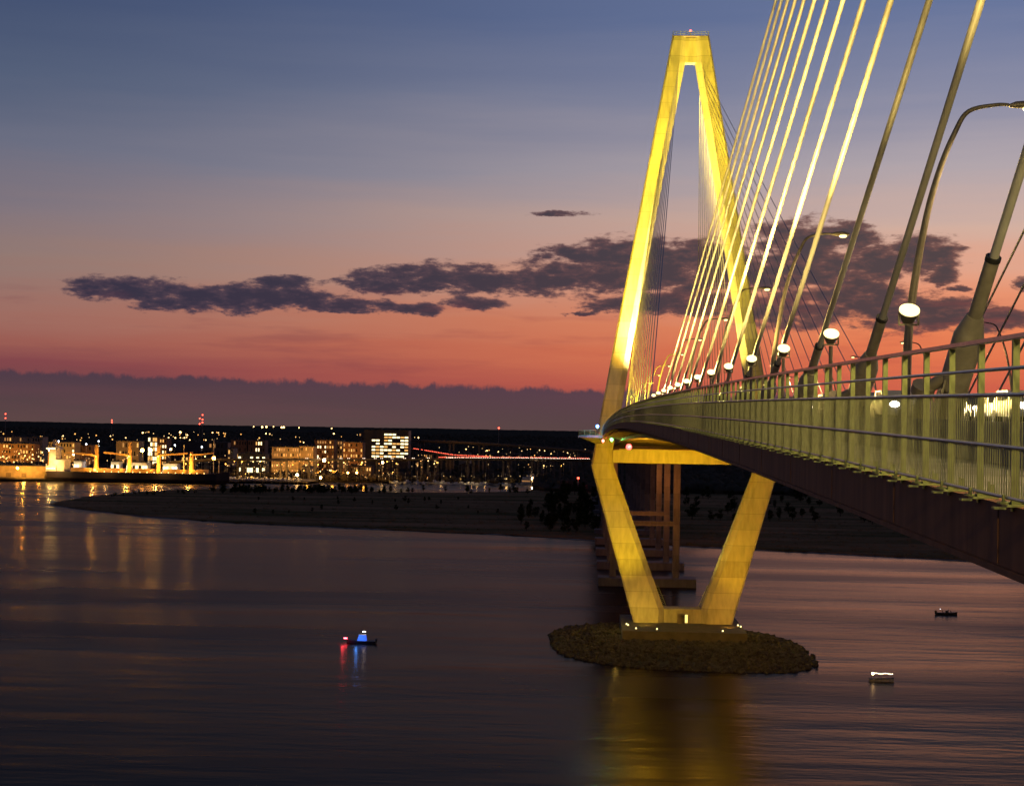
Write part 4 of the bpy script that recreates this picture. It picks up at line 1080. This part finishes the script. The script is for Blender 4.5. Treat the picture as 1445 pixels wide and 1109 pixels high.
def person(loc, face, label, shirt):
    V = [(0,0,.46),(0,0,.72),(0,0,.98),(0,.02,1.12),(0,.04,1.27),(.19,0,.99),(.25,.14,.74),(.12,.34,.72),(-.19,0,.99),(-.25,.14,.74),(-.12,.34,.72),(.1,.38,.48),(.1,.42,.06),(-.1,.38,.48),(-.1,.42,.06),(.1,.56,.03),(-.1,.56,.03)]
    E_ = [(0,1),(1,2),(2,3),(3,4),(2,5),(5,6),(6,7),(2,8),(8,9),(9,10),(0,11),(11,12),(0,13),(13,14),(12,15),(14,16)]
    rad = [.15,.14,.15,.06,.11,.07,.05,.04,.07,.05,.04,.085,.055,.085,.055,.04,.04]
    me = bpy.data.meshes.new('person'); me.from_pydata(V, E_, []); me.materials.append(shirt)
    o = link('person', me, None, loc, (0,0,face))
    o.modifiers.new('skin','SKIN')
    for k, r in enumerate(rad): me.skin_vertices[0].data[k].radius = (r, r)
    me.skin_vertices[0].data[0].use_root = True
    sb = o.modifiers.new('smooth','SUBSURF'); sb.levels = 1; sb.render_levels = 1
    tag(o, label, 'person')
b1, p1 = river_boat('patrol_boat', 'small patrol boat with blue lit cabin and a red light at its bow', 510, 907, 8, 0, None)
b1.rotation_euler = (0,0,PI)
hull(b1, 8.2, M['bhull'])
MB().loft([[(-1.4,-.9,.7),(1.1,-.9,.7),(1.1,.9,.7),(-1.4,.9,.7)],[(-1.2,-.8,2.3),(.6,-.8,2.3),(.6,.8,2.3),(-1.2,.8,2.3)]]).build('cabin', M['bluewin'], b1)
MB().box(-1.35,.75,-.95,.95,2.3,2.4).build('cabin_roof', M['bwh'], b1)
MB().tube([(-.6,0,2.4),(-.6,0,3.0)], .06, 6).build('mast', M['pole'], b1)
MB().ball((-.7,.0,3.15), .2, 8, 5, (2.2,1,.7)).build('masthead_lamp', emat('boat_white_glow', (1,.85,.75), 14), b1)
MB().box(-4.4,-3.9,-.3,.3,.3,1.3).build('outboard_motor', M['dark'], b1)
MB().ball((4.5,0,1.25), .26, 8, 5, (2.2,1,.8)).build('bow_lamp', emat('boat_red_glow', (1,.04,.06), 26), b1)
lamp('POINT', (p1.x-1, p1.y-3.5, 2.2), 260, (.05,.25,1), None, .4)
lamp('POINT', (p1.x-5, p1.y-2, 1.6), 200, (1,.05,.08), None, .4)
b2, p2 = river_boat('pontoon_boat', 'open boat with a string of lights on its canopy right of the island', 1244, 961, 6, 0, None)
hull(b2, 6.0, M['bwh'])
fr = MB()
for x in (-2.3, 0, 2.1):
    for y in (-.8,.8): fr.tube([(x,y,.6),(x,y,1.9)], .04, 5)
fr.build('canopy_frame', M['rail'], b2); MB().box(-2.6,2.4,-.95,.95,1.9,1.98).build('canopy', M['bwh'], b2)
MB().box(-1.4,-.6,-.5,.5,.6,1.0).box(.2,1.0,-.5,.5,.6,1.0).build('seat', M['pole'], b2)
M['string'] = emat('string_glow', (1,.8,.5), 9); M['stern'] = emat('stern_glow', (1,.7,.33), 24)
for k in range(12): MB().ball((-2.2+k*.42,-1.0,2.05+.1*math.sin(k*1.1)), .1, 6, 4).build('string_light', M['string'], b2)
MB().ball((-2.3,-1.0,2.0), .3).build('stern_lamp', M['stern'], b2)
b3, p3 = river_boat('fishing_boat', 'small dark open fishing boat with two people seated in it, near the right edge', 1336, 867, 7, 0, None)
hull(b3, 7.0, M['bhull']); MB().box(-.4,.5,-.45,.45,.6,1.4).box(.5,.56,-.4,.4,1.4,1.8).build('console', M['bhull'], b3)
MB().box(-4.0,-3.4,-.25,.25,.1,1.4).build('outboard_motor', M['dark'], b3)
MB().tube([(-2.2,0,.6),(-2.2,0,1.75)], .03, 5).build('pole', M['pole'], b3); MB().ball((-2.2,0,1.85), .09).build('stern_lamp', M['wht'], b3)

person((p3.x-1.5, p3.y, .35), -PI/2, 'seated person in dark clothes at the stern of the dark fishing boat', M['bhull'])
person((p3.x+1.2, p3.y, .35), -PI/2, 'seated person in dark clothes in front of the console of the fishing boat', M['bhull'])
# ------------------------------------------------------------------ render settings
sc.view_settings.view_transform = 'Standard'; sc.view_settings.look = 'None'; sc.view_settings.exposure = 0; sc.view_settings.gamma = 1
sc.render.engine = 'CYCLES'
cy = sc.cycles; cy.use_denoising = True
try: cy.denoiser = 'OPENIMAGEDENOISE'
except Exception: pass
cy.sample_clamp_indirect = 4; cy.sample_clamp_direct = 0; cy.max_bounces = 5; cy.diffuse_bounces = 2; cy.glossy_bounces = 3; cy.transmission_bounces = 2
cy.caustics_reflective = False; cy.caustics_refractive = False
cy.use_light_tree = True
